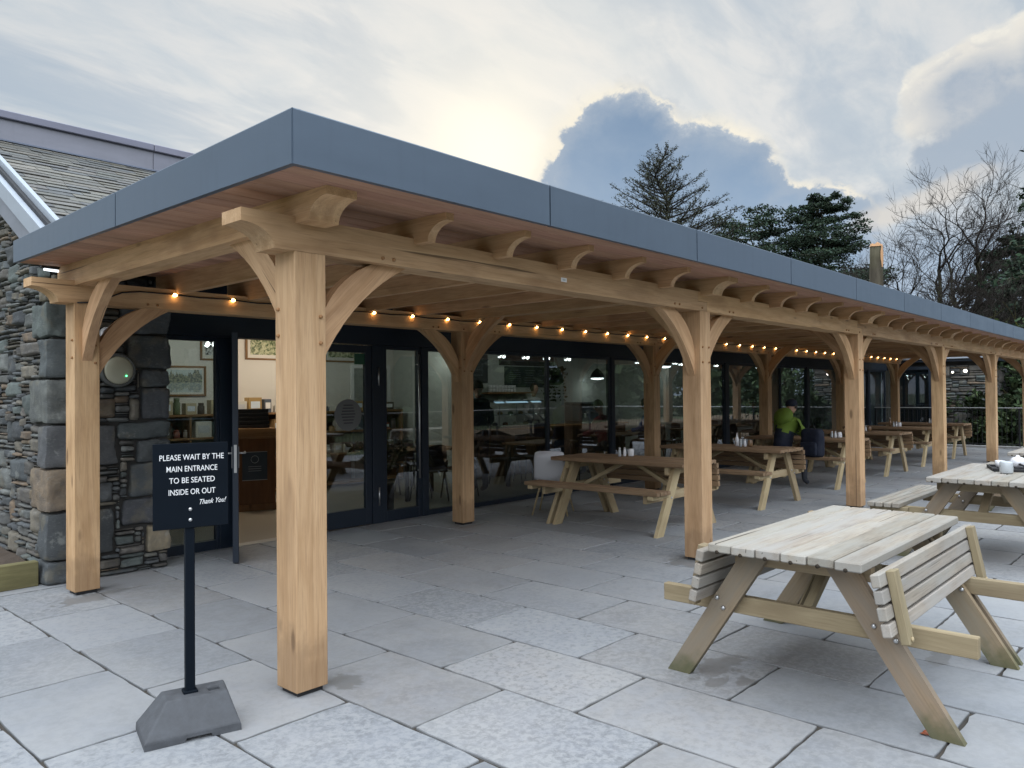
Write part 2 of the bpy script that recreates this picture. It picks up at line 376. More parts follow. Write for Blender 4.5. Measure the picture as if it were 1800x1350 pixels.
def cbox(L, W, H, b=.003):
    b = min(b, L*.45, W*.45, H*.45); h = (L/2, W/2, H/2); vs = []; idx = {}
    for sx in (-1, 1):
        for sy in (-1, 1):
            for sz in (-1, 1):
                s_ = (sx, sy, sz)
                for a in range(3):
                    idx[s_, a] = len(vs); vs.append(tuple(s_[i]*(h[i] if i == a else h[i]-b) for i in range(3)))
    fs = []
    for a in range(3):
        o1, o2 = [i for i in range(3) if i != a]
        for s0 in (-1, 1):
            q = []
            for (p, r) in ((-1, -1), (1, -1), (1, 1), (-1, 1)):
                t = [0]*3; t[a] = s0; t[o1] = p; t[o2] = r; q.append(idx[tuple(t), a])
            fs.append(q)
    for a in range(3):
        o1, o2 = [i for i in range(3) if i != a]
        for p in (-1, 1):
            for r in (-1, 1):
                t0 = [0]*3; t1 = [0]*3; t0[a] = -1; t1[a] = 1; t0[o1] = t1[o1] = p; t0[o2] = t1[o2] = r
                fs.append([idx[tuple(t0), o1], idx[tuple(t1), o1], idx[tuple(t1), o2], idx[tuple(t0), o2]])
    for sx in (-1, 1):
        for sy in (-1, 1):
            for sz in (-1, 1): fs.append([idx[(sx, sy, sz), a] for a in range(3)])
    out = []
    for f in fs:
        p = [V(vs[i]) for i in f]; nn = (p[1]-p[0]).cross(p[2]-p[0]); ce = sum(p, V())/len(p)
        out.append(f if nn.dot(ce) > 0 else f[::-1])
    return vs, out
AX = {'x': Matrix.Identity(3), 'y': Matrix(((0, 1, 0), (1, 0, 0), (0, 0, 1))), 'z': Matrix(((0, 0, 1), (0, 1, 0), (1, 0, 0)))}
def box(mb, x0, x1, y0, y1, z0, z1, grain='x', b=.003, c=(1, 1, 1), mat=0, smooth=False):
    vs, fs = cbox(abs(x1-x0), abs(y1-y0), abs(z1-z0), b)
    mb.add(vs, fs, Matrix.Translation(((x0+x1)/2, (y0+y1)/2, (z0+z1)/2)), AX[grain], c=c, mat=mat, smooth=smooth)
def bar(mb, p0, p1, W, H, up=(0, 0, 1), b=.003, c=(1, 1, 1), mat=0):
    p0, p1 = V(p0), V(p1); x = (p1-p0); L = x.length; x = x.normalized(); y = V(up).cross(x)
    if y.length < 1e-4: y = V((0, 1, 0)).cross(x)
    y.normalize(); z = x.cross(y); M = Matrix((x, y, z)).transposed().to_4x4(); M.translation = (p0+p1)/2
    vs, fs = cbox(L, W, H, b); mb.add(vs, fs, M, c=c, mat=mat)
def prism(mb, poly, t0, t1, plane='xz', G=None, c=(1, 1, 1), mat=0, M=None):
    ar = sum(poly[i][0]*poly[(i+1) % len(poly)][1]-poly[(i+1) % len(poly)][0]*poly[i][1] for i in range(len(poly)))
    if ar < 0: poly = poly[::-1]
    n = len(poly)
    mk = {'xz': lambda p, t: (p[0], t, p[1]), 'yz': lambda p, t: (t, p[0], p[1]), 'xy': lambda p, t: (p[0], p[1], t)}[plane]
    vs = [mk(p, t0) for p in poly]+[mk(p, t1) for p in poly]
    fs = [list(range(n))[::-1], list(range(n, 2*n))]+[[i, (i+1) % n, n+(i+1) % n, n+i] for i in range(n)]
    if plane == 'xz': fs = [f[::-1] for f in fs]
    if t1 < t0: fs = [f[::-1] for f in fs]
    mb.add(vs, fs, M, G, c=c, mat=mat)
def tube(mb, pts, rs, n=6, c=(1, 1, 1), mat=0, smooth=True, cap=True):
    pts = [V(p) for p in pts]; vs = []; fs = []
    if not isinstance(rs, (list, tuple)): rs = [rs]*len(pts)
    for i, p in enumerate(pts):
        t = (pts[min(i+1, len(pts)-1)]-pts[max(i-1, 0)]).normalized()
        a = t.cross(V((0, 0, 1)));
        if a.length < .05: a = t.cross(V((1, 0, 0)))
        a.normalize(); b_ = t.cross(a)
        for j in range(n):
            q = 2*math.pi*j/n; vs.append(p+(a*math.cos(q)+b_*math.sin(q))*rs[i])
    for i in range(len(pts)-1):
        for j in range(n):
            k2 = (j+1) % n; fs.append([i*n+j, i*n+k2, (i+1)*n+k2, (i+1)*n+j])
    if cap: fs.append(list(range(n))[::-1]); fs.append([(len(pts)-1)*n+j for j in range(n)])
    mb.add(vs, fs, c=c, mat=mat, smooth=smooth)
def lathe(mb, prof, loc=(0, 0, 0), n=16, c=(1, 1, 1), mat=0, axis='z'):
    vs = []; fs = []
    for (r, z) in prof:
        for j in range(n):
            q = 2*math.pi*j/n; p = (r*math.cos(q), r*math.sin(q), z)
            if axis == 'y': p = (p[0], -p[2], p[1])
            if axis == 'x': p = (-p[2], p[0], p[1])
            vs.append(V(p)+V(loc))
    for i in range(len(prof)-1):
        for j in range(n):
            k2 = (j+1) % n; fs.append([i*n+j, i*n+k2, (i+1)*n+k2, (i+1)*n+j])
    fs.append(list(range(n))[::-1]); fs.append([(len(prof)-1)*n+j for j in range(n)])
    mb.add(vs, fs, c=c, mat=mat, smooth=True)
def empty(name, loc=(0, 0, 0), rz=0.):
    o = bpy.data.objects.new(name, None); o.location = loc; o.rotation_euler = (0, 0, rz); o.empty_display_size = .2; col.objects.link(o); return o
def tag(o, label, cat, group=None, kind=None):
    o['label'] = label; o['category'] = cat
    if group: o['group'] = group
    if kind: o['kind'] = kind
    return o
def copy_tree(o, parent=None):
    c = o.copy(); col.objects.link(c)
    if parent: c.parent = parent
    for ch in list(o.children): copy_tree(ch, c)
    return c

# ================================================================== GROUND AND PAVING
gm = MB(); S = 400.
gm.add([(-S, -S, -.32), (S, -S, -.32), (S, S, -.32), (-S, S, -.32)], [[0, 1, 2, 3]])
g_ = gm.build('ground', GRASS); g_['kind'] = 'structure'
bed = MB(); box(bed, -6.4, 22.15, -5.2, 4.6, -.5, -.012, b=.01); bb = bed.build('paving_bed', PMORT); bb['kind'] = 'structure'
pv = MB(); prnd = []
XS = [-.47+.6365*i for i in range(-9, 36)]
def slab(x0, x1, y0, y1, c, r):
    j = .0068; n = 9; pts = []
    for (ax, ay, bx, by) in ((x0, y0, x1, y0), (x1, y0, x1, y1), (x1, y1, x0, y1), (x0, y1, x0, y0)):
        for i in range(n):
            t = i/n; e = 0 if i == 0 else rng.gauss(0, .0024); lx, ly = (bx-ax), (by-ay); L = math.hypot(lx, ly)
            pts.append([ax+lx*t-ly/L*(j+e), ay+ly*t+lx/L*(j+e)])
    cx, cy = (x0+x1)/2, (y0+y1)/2
    for i in (0, n, 2*n, 3*n):
        pts[i][0] += (1 if pts[i][0] < cx else -1)*(.006+rng.random()*.006); pts[i][1] += (1 if pts[i][1] < cy else -1)*(.006+rng.random()*.006)
    tz = rng.uniform(-.0015, .0015); tx = rng.gauss(0, .0012); ty = rng.gauss(0, .0012); N_ = len(pts)
    top = [(cx+(p[0]-cx)*.992, cy+(p[1]-cy)*.994, tz+tx*(p[0]-cx)+ty*(p[1]-cy)) for p in pts]
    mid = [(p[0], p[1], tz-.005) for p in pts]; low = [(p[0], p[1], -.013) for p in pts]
    vs = top+mid+low; fs = [list(range(N_))]
    for a, b in ((0, 1), (1, 2)):
        for i in range(N_):
            k2 = (i+1) % N_; fs.append([a*N_+i, b*N_+i, b*N_+k2, a*N_+k2])
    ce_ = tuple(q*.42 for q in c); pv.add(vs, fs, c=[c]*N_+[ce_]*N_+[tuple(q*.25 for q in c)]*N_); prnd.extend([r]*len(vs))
for i in range(len(XS)-1):
    par = (i-9) % 2; y = (.735 if par == 0 else .245)-.9555*7
    while y < 4.1:
        y0, y1 = max(y, -5.1), min(y+.9555, 4.07)
        if y1-y0 > .1:
            b = rng.uniform(.80, 1.14); hu = rng.uniform(-.03, .045)
            c = (.248*b*(1+hu), .256*b, .265*b*(1-hu)); r = rng.random()**1.5
            if abs(XS[i]-.8) < .1 and abs(y+1.176) < .3: c = (.30, .297, .292); r = 1.
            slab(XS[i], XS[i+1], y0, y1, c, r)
        y += .9555
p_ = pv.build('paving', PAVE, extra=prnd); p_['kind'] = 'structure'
# soil bed, timber edging by the gable
sb = MB(); 
def heap(mb, x0, x1, y0, y1, z, amp, nx=24, ny=24):
    vs = [(x0+(x1-x0)*i/nx, y0+(y1-y0)*j/ny, z+amp*mnoise.noise(V((i*.6, j*.6, 2)))+amp*.6*mnoise.noise(V((i*1.7, j*1.7, 5)))) for j in range(ny+1) for i in range(nx+1)]
    mb.add(vs, [[j*(nx+1)+i, j*(nx+1)+i+1, (j+1)*(nx+1)+i+1, (j+1)*(nx+1)+i] for j in range(ny) for i in range(nx)])
heap(sb, -4, -.06, 3.85, 8, .17, .05); o = sb.build('soil', SOIL); o['kind'] = 'structure'
te = MB(); box(te, -4.2, -.075, 3.755, 3.85, .0, .205, b=.006, c=(1, 1, 1)); o = te.build('timber_edging', SLEEP)
tag(o, 'mossy green timber sleeper edging the soil bed beside the stone wall', 'edging')

# ================================================================== OAK PERGOLA
S4 = 4.256; PW = .19; NB = 5; D = 3.158; BZ0, BZ1 = 2.313, 2.49; RZ0, RZ1 = 2.456, 2.612
perg = empty('oak_pergola', (0, 0, 0))
tag(perg, 'long oak framed pergola with flat grey edged roof in front of the cafe', 'pergola')
def sofz(y): return 2.600+.0095*(y+.496)
def quarter(x0, z0, x1, z1, n=9):            # concave cavetto from tip (x0,z0) to root (x1,z1)
    return [(x0+(x1-x0)*math.sin(t*math.pi/2), z0+(z1-z0)*(1-math.cos(t*math.pi/2))) for t in [i/n for i in range(n+1)]]
def pegs(mb, pts, axis):
    for p in pts:
        d_ = {'y': V((0, -.012, 0)), 'x': V((-.012, 0, 0))}[axis]
        tube(mb, [V(p)-d_*.5, V(p)+d_], [.011, .009], 8, c=(.62, .52, .42))
for row, Y0 in ((0, 0.), (1, D)):
    for kx in range(NB+1):
        X0 = kx*S4
        mb = MB(); box(mb, X0, X0+PW, Y0, Y0+PW, .025, BZ0+.004, 'z', .004, tint(.13)); 
        pg = [(X0+.035, Y0, 1.98), (X0+.155, Y0, 1.98), (X0+.035, Y0, 1.84), (X0+.155, Y0, 1.84)]
        if kx: pegs(mb, pg, 'y')
        else: pegs(mb, [(X0+.155, Y0, 1.98), (X0+.155, Y0, 1.84)], 'y')
        yy = Y0+(.155 if row == 0 else .035)
        pegs(mb, [(X0, yy, 2.02), (X0, yy, 1.88)], 'x')
        po = mb.build('post', OAK, perg)
        mb = MB(); box(mb, X0+.02, X0+PW-.02, Y0+.02, Y0+PW-.02, 0., .0255, b=.001); mb.build('base_plate', BLACK, po)
    # beams, jointed by stepped scarfs over the posts
    YA, YB = Y0-.004, Y0+PW-.004
    xs = [k*S4-.04 for k in range(1, NB)]; step = .165; zm = BZ0+.085
    for s_ in range(NB):
        poly = []
        if s_ == 0:
            q = quarter(-.30, BZ1-.065, -.115, BZ0); poly = [(-.30, BZ1)]+q
        else:
            a = xs[s_-1]+.0015; poly = [(a, BZ1), (a, zm+.0015), (a+step, zm+.0015), (a+step, BZ0)]
        if s_ == NB-1:
            q = quarter(NB*S4+PW+.30, BZ1-.065, NB*S4+PW+.115, BZ0)[::-1]; poly += q+[(NB*S4+PW+.30, BZ1)]
        else:
            a = xs[s_]-.0015; poly += [(a+step, BZ0), (a+step, zm-.0015), (a, zm-.0015), (a, BZ1)]
        mb = MB(); prism(mb, poly, YA, YB, 'xz', c=tint(.12))
        pp = []
        for kx in (s_, s_+1):
            X0 = kx*S4
            if kx < s_+1: pp += [(X0+PW+.38, YA, BZ0+.03), (X0+PW+.46, YA, BZ0+.03)]
            else: pp += [(X0-.38, YA, BZ0+.03), (X0-.46, YA, BZ0+.03), (X0+.03, YA, BZ0+.03)]
        pegs(mb, pp, 'y'); mb.build('beam', OAK, perg)
        # pale end grain on carved end
# tie beams over each post pair and common rafters
def rafter(X0, W, name):
    y0, y1 = -.285, 3.545
    q = quarter(y0, RZ1-.052, -.125, RZ0)
    top = lambda y: sofz(y)+.004
    poly = [(y0, top(y0))]+q+[(y1, RZ0), (y1, top(y1))]
    mb = MB(); prism(mb, poly, X0, X0+W, 'yz', AX['y'], c=tint(.09)); return mb.build(name, OAK, perg)
for kx in range(NB+1):
    rafter(kx*S4+.003, PW-.006, 'tie_beam')
    if kx < NB:
        for j in range(1, 6): rafter(kx*S4+.187+j*.6795-.06, .06, 'rafter')
# curved knee braces
def bez(p0, c_, p2, n=9): return [((1-t)**2*p0[0]+2*t*(1-t)*c_[0]+t*t*p2[0], (1-t)**2*p0[1]+2*t*(1-t)*c_[1]+t*t*p2[1]) for t in [i/n for i in range(n+1)]]
G45 = Matrix.Rotation(rad(45), 3, 'Y')
def brace(base, z, dirn):
    # dirn: 'x+','x-','y+','y-' ; base = point on the post face centre, z = underside the brace carries
    s = 1. if dirn[1] == '+' else -1.; L = .60
    low = bez((0, -L), (.20, -.20), (L, 0)); up = bez((.355, 0), (.10, -.10), (0, -.355))
    poly = [(p[0]*s, p[1]+z) for p in low+up]
    mb = MB()
    if dirn[0] == 'x':
        poly = [(base[0]+p[0], p[1]) for p in poly]; prism(mb, poly, base[1]-.036, base[1]+.036, 'xz', Matrix.Rotation(rad(45*s), 3, 'Y'), c=tint(.09))
    else:
        poly = [(base[1]+p[0], p[1]) for p in poly]; prism(mb, poly, base[0]-.036, base[0]+.036, 'yz', AX['y'] @ Matrix.Rotation(rad(-45*s), 3, 'X'), c=tint(.09))
    mb.build('knee_brace', OAK, perg)
for row, Y0 in ((0, 0.), (1, D)):
    for kx in range(NB+1):
        X0 = kx*S4; cx, cy = X0+PW/2, Y0+PW/2
        if kx < NB: brace((X0+PW, cy), BZ0, 'x+')
        if kx > 0: brace((X0, cy), BZ0, 'x-')
        if row == 0: brace((cx, Y0+PW), RZ0, 'y+')
        else: brace((cx, Y0), RZ0, 'y-')
# soffit boards, running along the roof
XE = NB*S4+PW+.32
mb = MB(); y = -.478
while y < 3.50:
    y1 = min(y+.142, 3.51); z = sofz(y)
    prism(mb, [(y+.002, z+.004), (y+.006, z), (y1-.006, z+.0013), (y1-.002, z+.005), (y1-.002, z+.022), (y+.002, z+.022)], -.30, XE-.02, 'yz', c=tint(.16)); y += .142
mb.build('soffit_board', SOFF, perg)
mb = MB(); mb.add([(-.31, -.485, 2.80), (XE-.01, -.485, 2.80), (XE-.01, 3.53, 2.77), (-.31, 3.53, 2.77)], [[0, 1, 2, 3]]); mb.build('roof_deck', plain('roof_membrane', (.05, .055, .06), .8), perg)
def fpanel(p0, p1, z0a, z1a, z0b, z1b, nrm):
    # folded sheet-metal fascia panel: thin box with an eased top edge and a small drip return
    p0, p1, nrm = V((*p0, 0)), V((*p1, 0)), V((*nrm, 0)); mb = MB(); g = (p1-p0).normalized()*.0065; p0 += g; p1 -= g
    def rows(p, z0, z1): return [p-nrm*.05+V((0, 0, z1+.004)), p-nrm*.004+V((0, 0, z1+.002)), p+V((0, 0, z1-.004)), p+V((0, 0, z0)), p-nrm*.03+V((0, 0, z0-.001)), p-nrm*.05+V((0, 0, z0+.05))]
    nn = 6; L = []
    for i in range(nn+1):
        t = i/nn; q = p0.lerp(p1, t); bow = nrm*(.0022*math.sin(t*math.pi)*rng.uniform(.3, 1.)); L.append(rows(q+bow, z0a+(z0b-z0a)*t, z1a+(z1b-z1a)*t))
    vs = [v for r in L for v in r]; fs = []
    for i in range(nn):
        for j in range(5): fs.append([i*6+j, (i+1)*6+j, (i+1)*6+j+1, i*6+j+1])
    fs += [list(range(6)), [nn*6+j for j in range(6)][::-1]]
    mb.add(vs, fs, c=tint(.03, hue=.005), smooth=False); return mb.build('fascia_panel', FASC, perg)
js = [-.3214, 1.485]+[1.485+1.827*i for i in range(1, 12)]; js = [j for j in js if j < XE-.3]+[XE]
for a, b in zip(js[:-1], js[1:]): fpanel((a, -.496), (b, -.496), 2.597, 2.847, 2.597, 2.847, (0, -1))
def lz(y): t = (y+.496)/4.026; return 2.597+.039*t, 2.847-.039*t
for a, b in ((3.53, 1.485), (1.485, -.496)): fpanel((-.3214, a), (-.3214, b), *lz(a), *lz(b), (-1, 0))
for a, b in ((-.496, 1.485), (1.485, 3.53)): fpanel((XE, a), (XE, b), *lz(a), *lz(b), (1, 0))
mb = MB(); box(mb, -.28, XE-.04, -.455, -.44, 2.61, 2.80, b=.001); box(mb, -.285, -.27, -.43, 3.5, 2.64, 2.79, b=.001); mb.build('fascia_backing', BLACK, perg)

# ================================================================== FESTOON LIGHTS along the back beam
fl = empty('festoon_lights', (0, 0, 0)); tag(fl, 'black cable of small warm glowing bulbs strung along the back oak beam', 'string lights')
mb = MB(); pts = [V((.02, D-.012, 2.315)), V((.12, D-.012, 2.325)), V((.22, D-.012, 2.36)), V((.36, D-.012, 2.425)), V((.5, D-.012, 2.446))]
bx = [.78+.5355*i for i in range(39)]
for i, x in enumerate(bx):
    pts.append(V((x-.06, D-.02, 2.446+rng.uniform(-.003, .003))))
    if i < 38: pts.append(V((x+.25, D-.014, 2.438+rng.uniform(-.004, .003))))
tube(mb, pts, .006, 5); mb.build('cable', BLACK, fl)
for i, x in enumerate(bx):
    mb = MB(); lathe(mb, [(.004, -.045), (.010, -.04), (.0115, -.010), (.010, .0)], (x-.010, D-.022, 2.446), 8, axis='x'); so_ = mb.build('lamp_holder', BLACK, fl)
    mb = MB(); lathe(mb, [(.008, -.038), (.014, -.028), (.0165, -.016), (.013, -.005), (.003, .0)], (x-.008, D-.026, 2.441), 8, axis='x'); mb.build('bulb', BULB, so_)

# ================================================================== CAFE BUILDING
GY = 4.08; HZ = 2.17; XL = 1.0; XR = 23.2
cafe = empty('cafe_building', (0, 4.08, 0)); tag(cafe, 'slate roofed stone cafe with dark framed glazed front behind the pergola', 'building')
cafe.location = (0, 0, 0)
PAL = [(.115, .123, .125), (.15, .15, .138), (.095, .105, .108), (.185, .165, .13), (.118, .138, .128), (.075, .080, .083), (.145, .132, .115), (.21, .155, .105), (.165, .172, .16), (.125, .115, .10)]
def stone(mb, P, u, n, w, h, dpt, c, nx=5, ny=4, rough=1.):
    # one rounded, irregular stone face: P lower-left corner, u along, n outward
    vs = []; jit = [[(rng.uniform(-1, 1), rng.uniform(-1, 1)) for _ in range(2)] for _ in range(2)]
    sd_ = rng.uniform(0, 99); tilt = rng.uniform(-.18, .18); tv = rng.uniform(-.2, .2)
    for j in range(ny+1):
        for i in range(nx+1):
            s, t = i/nx, j/ny
            ju = ((jit[0][0][0]*(1-s)+jit[0][1][0]*s)*(1-t)+(jit[1][0][0]*(1-s)+jit[1][1][0]*s)*t)*min(w*.07, .012)*rough
            jv = ((jit[0][0][1]*(1-s)+jit[0][1][1]*s)*(1-t)+(jit[1][0][1]*(1-s)+jit[1][1][1]*s)*t)*min(h*.16, .010)*rough
            e = min(1, min(s, 1-s)*w/.014, min(t, 1-t)*h/.009); ed = 1-(1-e)**2
            ns = (mnoise.noise(V((s*w*11+sd_, t*h*16, sd_)))*.013+mnoise.noise(V((s*w*34+sd_, t*h*60, sd_)))*.006)*rough*e
            dd = dpt*(.10+.90*ed)+ns+(s-.5)*tilt*min(w, .25)*.35*e+(t-.5)*tv*min(h, .2)*.3*e
            cr = .006 if (i in (0, nx)) and (j in (0, ny)) else 0
            uu = s*w+ju+(cr if i == 0 else -cr if i == nx else 0); vv = t*h+jv+(cr if j == 0 else -cr if j == ny else 0)
            vs.append(P+u*uu+V((0, 0, vv))+n*dd)
    N1 = nx+1; fs = [[j*N1+i, j*N1+i+1, (j+1)*N1+i+1, (j+1)*N1+i] for j in range(ny) for i in range(nx)]
    if u.cross(V((0, 0, 1))).dot(n) < 0: fs = [f[::-1] for f in fs]
    mb.add(vs, fs, c=c, smooth=True)
def rubble(mb, O, u, n, W, H, seed, top=None, skip=(), cell=.021, big=.10, base=.0, dm=1., wm=1.):
    global rng
    keep = rng; rng = random.Random(seed)
    NX, NY = int(W/cell), int(H/cell); occ = [[False]*NX for _ in range(NY)]
    for (a0, a1, b0, b1) in skip:
        for j in range(max(0, int(b0/cell)), min(NY, int(math.ceil(b1/cell)))):
            for i in range(max(0, int(a0/cell)), min(NX, int(math.ceil(a1/cell)))): occ[j][i] = True
    for j in range(NY):
        for i in range(NX):
            if occ[j][i]: continue
            if top and (j+1)*cell > top((i+1)*cell): continue
            r = rng.random()
            if r < big: ww, hh = rng.randint(7, 14), rng.randint(5, 10)
            elif r < .45: ww, hh = rng.randint(4, 10), rng.randint(2, 4)
            else: ww, hh = rng.randint(5, 15), rng.randint(1, 2)
            ww = int(ww*wm); a = 0
            while a < ww and i+a < NX and not occ[j][i+a]: a += 1
            ww = a; b = 1
            while b < hh and j+b < NY and all(not occ[j+b][i+q] for q in range(ww)) and (not top or (j+b+1)*cell <= top((i+ww)*cell)+.03): b += 1
            hh = b
            if ww > hh*7+4: ww = hh*7+rng.randint(0, 4)
            for q in range(hh):
                for p in range(ww): occ[j+q][i+p] = True
            c = rng.choice(PAL); br = rng.uniform(.75, 1.25); c = tuple(x*br for x in c)
            g = rng.uniform(.0025, .006)
            stone(mb, O+u*(i*cell+g)+V((0, 0, j*cell+g)), u, n, ww*cell-2*g, hh*cell-2*g, rng.uniform(.014, .055)*dm, c, 5 if ww < 6 else 9, 4 if hh < 4 else 8)
    rng = keep
def block(mb, lo, hi, c, r=.024, seg=14, rough=1.):
    # a large squared quoin: subdivided cube pulled round at the edges and roughened
    ce = V([(a+b)/2 for a, b in zip(lo, hi)]); hf = V([(b-a)/2 for a, b in zip(lo, hi)]); vs = []; fs = []; sd_ = rng.uniform(0, 99)
    for ax in range(3):
        for sg in (-1, 1):
            b0 = len(vs); o1, o2 = [(1, 2), (2, 0), (0, 1)][ax]
            for j in range(seg+1):
                for i in range(seg+1):
                    p = V((0, 0, 0)); p[ax] = sg*hf[ax]; p[o1] = (i/seg*2-1)*hf[o1]; p[o2] = (j/seg*2-1)*hf[o2]
                    q = V([max(-(hf[k_]-r), min(hf[k_]-r, p[k_])) for k_ in range(3)]); dv = p-q
                    if dv.length > 1e-6: p = q+dv.normalized()*r
                    nn = mnoise.noise(p*5+V((sd_, 0, 0)))*.030*rough+(mnoise.noise(p*17+V((0, sd_, 0)))*.010+mnoise.noise(V((p.x*30, p.y*30, p.z*75))+V((0, sd_, 0)))*.006)*rough
                    p = p+p.normalized()*nn; vs.append(ce+p)
            for j in range(seg):
                for i in range(seg):
                    f = [b0+j*(seg+1)+i, b0+j*(seg+1)+i+1, b0+(j+1)*(seg+1)+i+1, b0+(j+1)*(seg+1)+i]; fs.append(f if sg > 0 else f[::-1])
    mb.add(vs, fs, c=c, smooth=True)
# stone gable and pier: quoins first, rubble round them
SF = 3.70; ROOFS = .5385
def roofz(y): return 2.98+ROOFS*(y-3.57)
mb = MB()
qz = [(.0, .20, .24, .36, 2), (.205, .60, .22, .48, 5), (.61, .965, .40, .28, 7), (.975, 1.33, .20, .52, 0), (1.34, 1.72, .42, .26, 1), (1.73, 2.06, .19, .45, 2), (2.07, 2.36, .36, .21, 4), (2.365, 2.52, .20, .42, 3)]
sk_g, sk_f = [], []
for (z0, z1, ly, lx, ci) in qz:
    c = vary(PAL[ci], .95, 1.15); ly *= rng.uniform(.95, 1.05)
    block(mb, (-.045, SF-.035, z0+.006), (lx, SF+ly, z1-.006), c); sk_g.append((0, ly+.01, z0, z1)); sk_f.append((0, lx+.01, z0, z1))
# second column of rounded quoins at the glazing edge
z = .42; PR = .985
while z < 2.15:
    h = rng.choice((.10, .16, .2, .24, .3)); L = rng.uniform(.22, .5); c = vary(PAL[rng.choice((0, 2, 5, 6, 9))], .8, 1.1)
    block(mb, (PR-.02-L, SF-.03, z+.003), (PR+.01, GY-.06, z+h-.003), c, .032); sk_f.append((PR-.03-L, PR+.1, z, z+h)); z += h+.008
block(mb, (.78, SF-.03, .165), (PR+.005, GY-.06, .40), (.30, .25, .17), .015); sk_f.append((.77, 1.3, .16, .41))
rubble(mb, V((0, SF, 0)), V((0, 1, 0)), V((-1, 0, 0)), 3.2, 4.3, 11, top=lambda a: roofz(SF+a)-.16, skip=sk_g, wm=1.7, big=.13)
rubble(mb, V((0, SF, 0)), V((1, 0, 0)), V((0, -1, 0)), PR, 2.66, 12, skip=sk_f, big=.07)
mb.build('stone_wall', STONE, cafe)
mb = MB()
prism(mb, [(SF+.012, -.3), (8.2, -.3), (8.2, roofz(8.2)-.5), (6.9, roofz(6.9)-.17), (SF+.012, roofz(SF+.012)-.17)], .012, .25, 'yz'); box(mb, .25, PR-.012, SF+.012, GY-.07, -.3, 2.9, b=.001)
mb.build('wall_core', MORT, cafe)
# slate roof
RY0, RY1 = 3.56, 6.06; ct, st = math.cos(math.atan(ROOFS)), math.sin(math.atan(ROOFS)); sl_len = (RY1-RY0)/ct
mb = MB(); rows_ = 25; ex = sl_len/rows_
SP = [(.125, .118, .098), (.10, .10, .093), (.145, .132, .105), (.082, .085, .085), (.11, .107, .087), (.155, .145, .118)]
for r in range(rows_):
    x = .03-(.1 if r % 2 else 0); a0 = r*ex-.02; a1 = a0+ex*1.35
    while x < 25:
        wd = rng.uniform(.17, .36) if x < 6 else rng.uniform(.6, 1.4); x1 = x+wd; xa = max(x, .0)+.003
        j = rng.uniform(-.014, .010); c = vary(rng.choice(SP), .65, 1.15); lift = .013+rng.uniform(-.003, .007)
        P = lambda s_, h_: V((0, RY0+s_*ct-h_*st, roofz(RY0)+s_*st+h_*ct))
        b0, b1, b2, b3 = P(a0+j, lift), P(a1, .003), P(a0+j, lift-.008), P(a1, -.002)
        vs = [(xa, *b0[1:]), (x1-.003, *P(a0+j+rng.uniform(-.006, .006), lift+rng.uniform(-.003, .003))[1:]), (x1-.003, *b1[1:]), (xa, *b1[1:]), (xa, *b2[1:]), (x1-.003, *b2[1:]), (x1-.003, *b3[1:]), (xa, *b3[1:])]
        mb.add(vs, [[0, 1, 2, 3], [4, 7, 6, 5], [0, 4, 5, 1], [1, 5, 6, 2], [3, 2, 6, 7], [0, 3, 7, 4]], c=c); x = x1
rf = mb.build('roof', SLATE, cafe)
mb = MB(); prism(mb, [(RY0+.03, roofz(RY0+.03)-.16), (RY1+.3, roofz(RY1+.3)-.16), (RY1+.3, roofz(RY1+.3)-.012), (RY0+.03, roofz(RY0+.03)-.012)], .02, 25, 'yz'); mb.build('roof_core', BLACK, rf)
zt = roofz(RY1)
mb = MB(); x = -.35
while x < 25:
    x1 = x+2.2; box(mb, x+.003, x1-.003, RY1-.012, RY1+.03, zt-.03, zt+.235, b=.004, c=tint(.08, hue=.03)); box(mb, x+.003, x1-.003, RY1-.05, RY1+.35, zt+.235, zt+.32, b=.008, c=tint(.08, (.95, .9, 1.)))
    box(mb, x+.003, x1-.003, RY1-.075, RY1-.0125, zt-.02, zt+.0, b=.002, c=(.7, .75, .85)); x = x1
mb.build('lead_upstand', LEAD, rf)
mb = MB(); box(mb, .27, 25, RY1+.04, 9.6, zt-.6, zt+.1, b=.01); mb.build('upper_wall', CREAM, cafe)
# verge: sloping zinc-capped edge
sv = V((0, ct, st)); nv_ = V((0, -st, ct)); Lv = sl_len+.03
def slope(mb, x0, x1, h0, h1, a0=0., a1=Lv, c=(1, 1, 1)):
    M = Matrix((V((0, ct, st)), V((1, 0, 0)), nv_)).transposed().to_4x4(); M.translation = V(((x0+x1)/2, RY0+(a0+a1)/2*ct-(h0+h1)/2*st, roofz(RY0)+(a0+a1)/2*st+(h0+h1)/2*ct))
    vs, fs = cbox(a1-a0, abs(x1-x0), abs(h1-h0), .003); fs = [f[::-1] for f in fs]; mb.add(vs, fs, M, c=c)
mb = MB(); slope(mb, -.01, .035, -.02, .055); slope(mb, -.105, -.045, -.17, -.035, -.02); mb.build('verge', ZINC, rf)
mb = MB(); slope(mb, -.045, -.010, -.1, .0); mb.build('verge_gutter_shade', BLACK, rf)  # solid black strip, its colour stands in for the shadow in the verge channel
mb = MB(); slope(mb, -.085, -.03, -.33, -.171, -.02); mb.build('verge_flashing', LEAD, rf)
mb = MB(); box(mb, .02, 25, 3.545, 3.68, 2.70, 2.93, b=.004); mb.build('eaves_board', FRAME, cafe)
